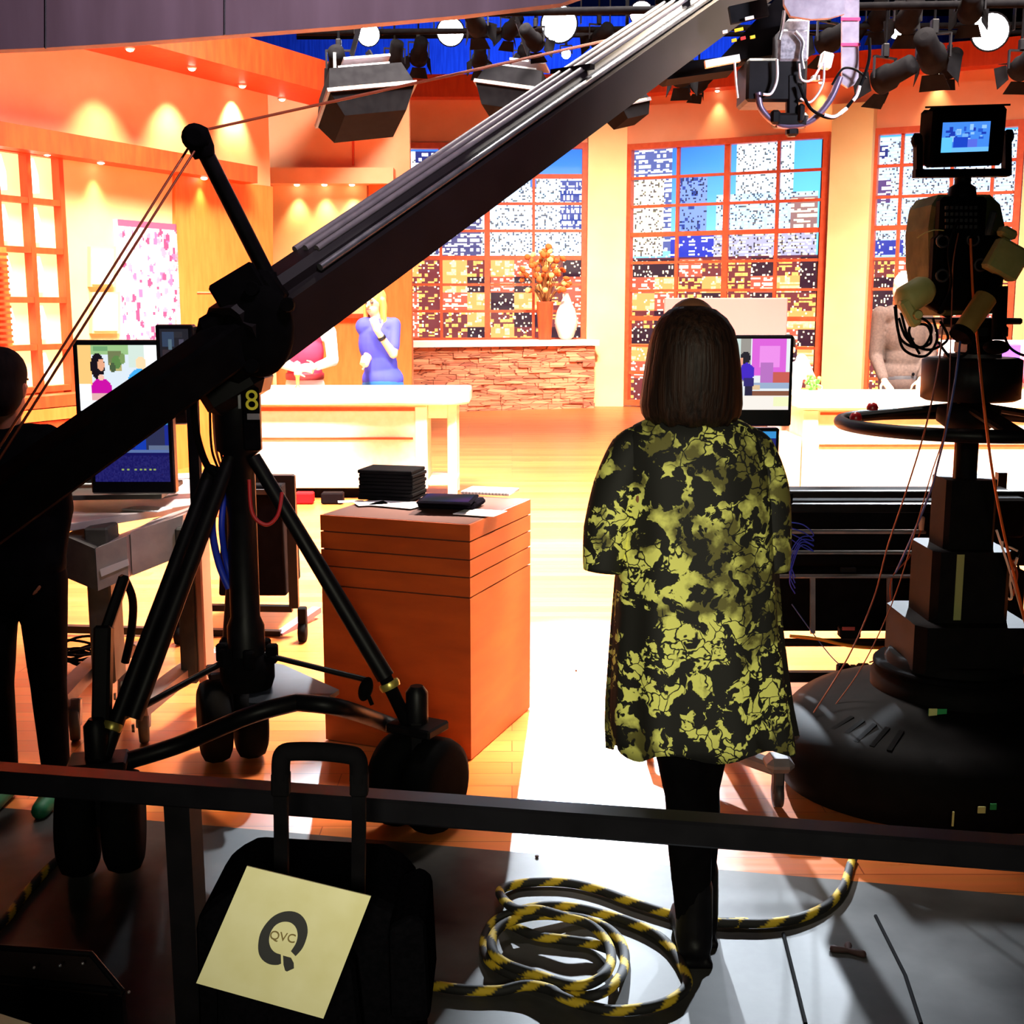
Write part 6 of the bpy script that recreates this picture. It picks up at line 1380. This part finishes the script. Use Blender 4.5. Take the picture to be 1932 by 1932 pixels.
fixture(at(1690, 62, 12.8), (0, 0, 1.6), .6, 'small white burning light in the dark cluster left of the far right lamp', 'burning back lights', True, False, tint=(240, 241, 255))
# dark fixtures: aimed at the set, seen from behind
rg = random.Random(12)
dark = [(640, 130, 9.2, 1.0), (745, 120, 12.4, 1.1), (790, 108, 13.6, 1.2), (905, 115, 12.4, 1.0), (960, 60, 12.4, 1.0), (985, 120, 15.5, 1.2), (1130, 75, 12.4, 1.1), (1150, 120, 15.5, 1.1), (1285, 145, 9.2, .9), (1318, 160, 12.4, 1.0), (1560, 80, 9.2, 1.1),
        (1668, 150, 9.2, 1.2), (1712, 40, 10.4, 1.2), (1760, 110, 9.2, 1.3), (1790, 130, 12.4, 1.1), (1925, 130, 9.2, 1.0), (1655, 40, 12.4, 1.2), (1830, 20, 9.2, 1.1), (900, 50, 9.2, .9), (1010, 80, 9.2, .8)]
posw = ['left of the soft light', 'right of the soft light', 'below the second burning lamp', 'below and right of the second burning lamp', 'between the second and the largest burning lamp', 'under the pipe left of the second soft light', 'right of the largest burning lamp', 'above the crane arm', 'just under the crane arm end', 'beside the camera head on its left', 'right of the camera head', 'lowest in the right cluster', 'at the top of the right cluster', 'largest in the right cluster', 'left of the far right burning lamp', 'at the right edge of the photo', 'highest beside the hanging strip', 'at the top right of the photo', 'above the second burning lamp', 'beside the largest burning lamp on its left']
for (px, py, Y, s), wd in zip(dark, posw):
    p = at(px, py, Y); fixture(p, p + V((rg.uniform(-4, 4), rg.choice([6, 5, 7]), -3.5 + rg.uniform(-1, 2))), s * .78, 'unlit black stage light ' + wd, 'unlit stage lights')
# soft lights: rectangular housings with diffuser frames
def softlight(px, py, Y, w_, h_, d_, rz, ry, label):
    c = at(px, py, Y); m_ = Euler((R(-16), R(ry), R(rz))).to_matrix(); r = thing('soft_light', c, label, 'stage light', 'soft lights'); 
    b = MB(); q0 = [V((x * w_ * .42, y * d_ * .42, h_ / 2)) for x, y in ((-1, -1), (1, -1), (1, 1), (-1, 1))]; q1 = [V((x * w_ * .5, y * d_ * .5, -h_ * .02)) for x, y in ((-1, -1), (1, -1), (1, 1), (-1, 1))]; q2 = [V((x * w_ * .36, y * d_ * .40, -h_ / 2)) for x, y in ((-1, -1), (1, -1), (1, 1), (-1, 1))]
    vs = [c + m_ @ v for v in q0 + q1 + q2]; b.add(vs, [(0, 1, 2, 3), (8, 11, 10, 9)] + [(k * 4 + i, k * 4 + (i + 1) % 4, k * 4 + 4 + (i + 1) % 4, k * 4 + 4 + i) for k in (0, 1) for i in range(4)]); b.build('housing', BLKM, r)
    b = MB(); b.box(c + m_ @ V((0, 0, -h_ * .02)), (w_ * 1.04, d_ * 1.04, .025), m_); b.build('rim', DGREY, r)
    b = MB(); b.box(c + m_ @ V((-w_ * .03, -d_ * .505, h_ * .0)), (w_ * .8, .01, .016), m_); b.build('reflector_edge', mat('warm_metal', (170, 130, 96), .4, .3), r)
    b = MB(); b.box(c + m_ @ V((0, -d_ * .2, h_ * .56)), (w_ * .6, d_ * .3, .02), m_); b.box(c + m_ @ V((.05, -d_ * .1, h_ * .82)), (w_ * .55, d_ * .3, .016), m_); b.build('louvre', GREY, r)
    b = MB(); 
    for s in (-1, 1): b.bar(c + m_ @ V((s * w_ * .3, 0, h_ * .4)), c + m_ @ V((s * w_ * .2, .05, h_ * 1.2)), .02, .04)
    b.bar(c + m_ @ V((0, .05, h_ * 1.15)), c + V((0, .05, h_ * 1.9)), .03, .03, up=(0, 1, 0)); b.build('yoke', BLACK, r)
    MB().tube([c + V((0, .05, h_ * 1.8)), V((c.x, c.y + .05, 8.26))], .014, 6).build('drop_rod', BLKM, r)
softlight(688, 196, 8.6, .58, .32, .55, 20, -8, 'large black boxy soft light hanging at the left above the set')
softlight(975, 188, 9.4, .50, .30, .5, -18, 10, 'black boxy soft light partly hidden by the crane arm')
softlight(1182, 205, 9.2, .26, .20, .25, 30, -14, 'small black soft light peeping below the crane arm')

# ------------------------------------------------------------------ details hung on their parts
def centre(o):
    c = [sum((V(q) for q in o.bound_box), V())]; return c[0] / 8
def under(root_name, child, parent):
    for o in list(bpy.data.objects):
        if o.parent is None and o.name.split('.')[0] == root_name:
            ch = list(o.children); P_ = [c for c in ch if c.name.split('.')[0] == parent]
            for c in ch:
                if c.name.split('.')[0] == child and P_:
                    c.parent = min(P_, key=lambda q: (centre(q) - centre(c)).length)
bpy.context.view_layer.update()
for a in [('monitor', 'screen', 'display'), ('monitor', 'indicator_lights', 'display'), ('monitor_stand', 'grey_bracket', 'post'), ('camera_crane', 'hub', 'tyre'), ('camera_crane', 'rivet', 'arm'), ('camera_crane', 'cross_clamp', 'arm'), ('camera_crane', 'bolt', 'pivot_head'),
          ('camera_crane', 'pulley', 'mast'), ('camera_crane', 'number', 'control_box'), ('camera_crane', 'sticker', 'control_box'), ('camera_crane', 'metal_tag', 'control_box'), ('camera_crane', 'column_collar', 'column'), ('camera_crane', 'brass_collar', 'leg'), ('camera_crane', 'brace_clamp', 'brace'), ('camera_crane', 'outrigger_handle', 'outrigger_post'),
          ('studio_camera', 'screen', 'viewfinder'), ('studio_camera', 'sun_hood', 'viewfinder'), ('studio_camera', 'yoke_knob', 'yoke'), ('studio_camera', 'socket', 'connector_panel'), ('studio_camera', 'buttons', 'rear_panel'), ('studio_camera', 'box_cap', 'control_box'), ('studio_camera', 'grip_end', 'foam_grip'),
          ('camera_pedestal', 'spoke', 'steering_ring'), ('camera_pedestal', 'red_knob', 'steering_ring'), ('camera_pedestal', 'vent_slots', 'skirt'), ('camera_pedestal', 'gauge_needle', 'pressure_gauge'), ('camera_pedestal', 'height_scale', 'column_section'), ('camera_pedestal', 'collar_ridge', 'base_collar'),
          ('mobile_desk', 'label_strip', 'drawer'), ('mobile_desk', 'caster_fork', 'caster'), ('equipment_cart', 'case_latch', 'equipment_case'), ('equipment_cart', 'sticker', 'junction_box'), ('equipment_cart', 'red_lamp', 'power_box'),
          ('suitcase', 'front_pocket', 'shell'), ('suitcase', 'side_pocket', 'shell'), ('suitcase', 'handle_joint', 'handle_tube'), ('tablet', 'screen', 'case'), ('stage_light', 'lens', 'can'), ('stage_light', 'barn_door', 'can'), ('stage_light', 'clamp', 'yoke'), ('soft_light', 'rim', 'housing'), ('soft_light', 'reflector_edge', 'housing'),
          ('logo_card', 'emblem_lettering', 'card'), ('logo_card', 'ring_emblem', 'card'), ('logo_card', 'ring_tail', 'card'), ('person', 'belt', 'trousers'), ('person', 'button', 'blazer'), ('glass_case', 'lid_rim', 'lid'), ('glass_case', 'rivets', 'lid'), ('remote_camera_head', 'sticker', 'control_panel'), ('overhead_beam', 'seam', 'cloth_cover'), ('monitor_stand', 'side_speaker', 'lower_monitor')]:
    under(*a)
for o in [o for o in bpy.data.objects if o.name.split('.')[0] == 'screen' and o.parent and o.parent.name.split('.')[0] == 'monitor_stand']:
    o.parent = min([c for c in o.parent.children if 'monitor' in c.name], key=lambda q: (centre(q) - centre(o)).length)
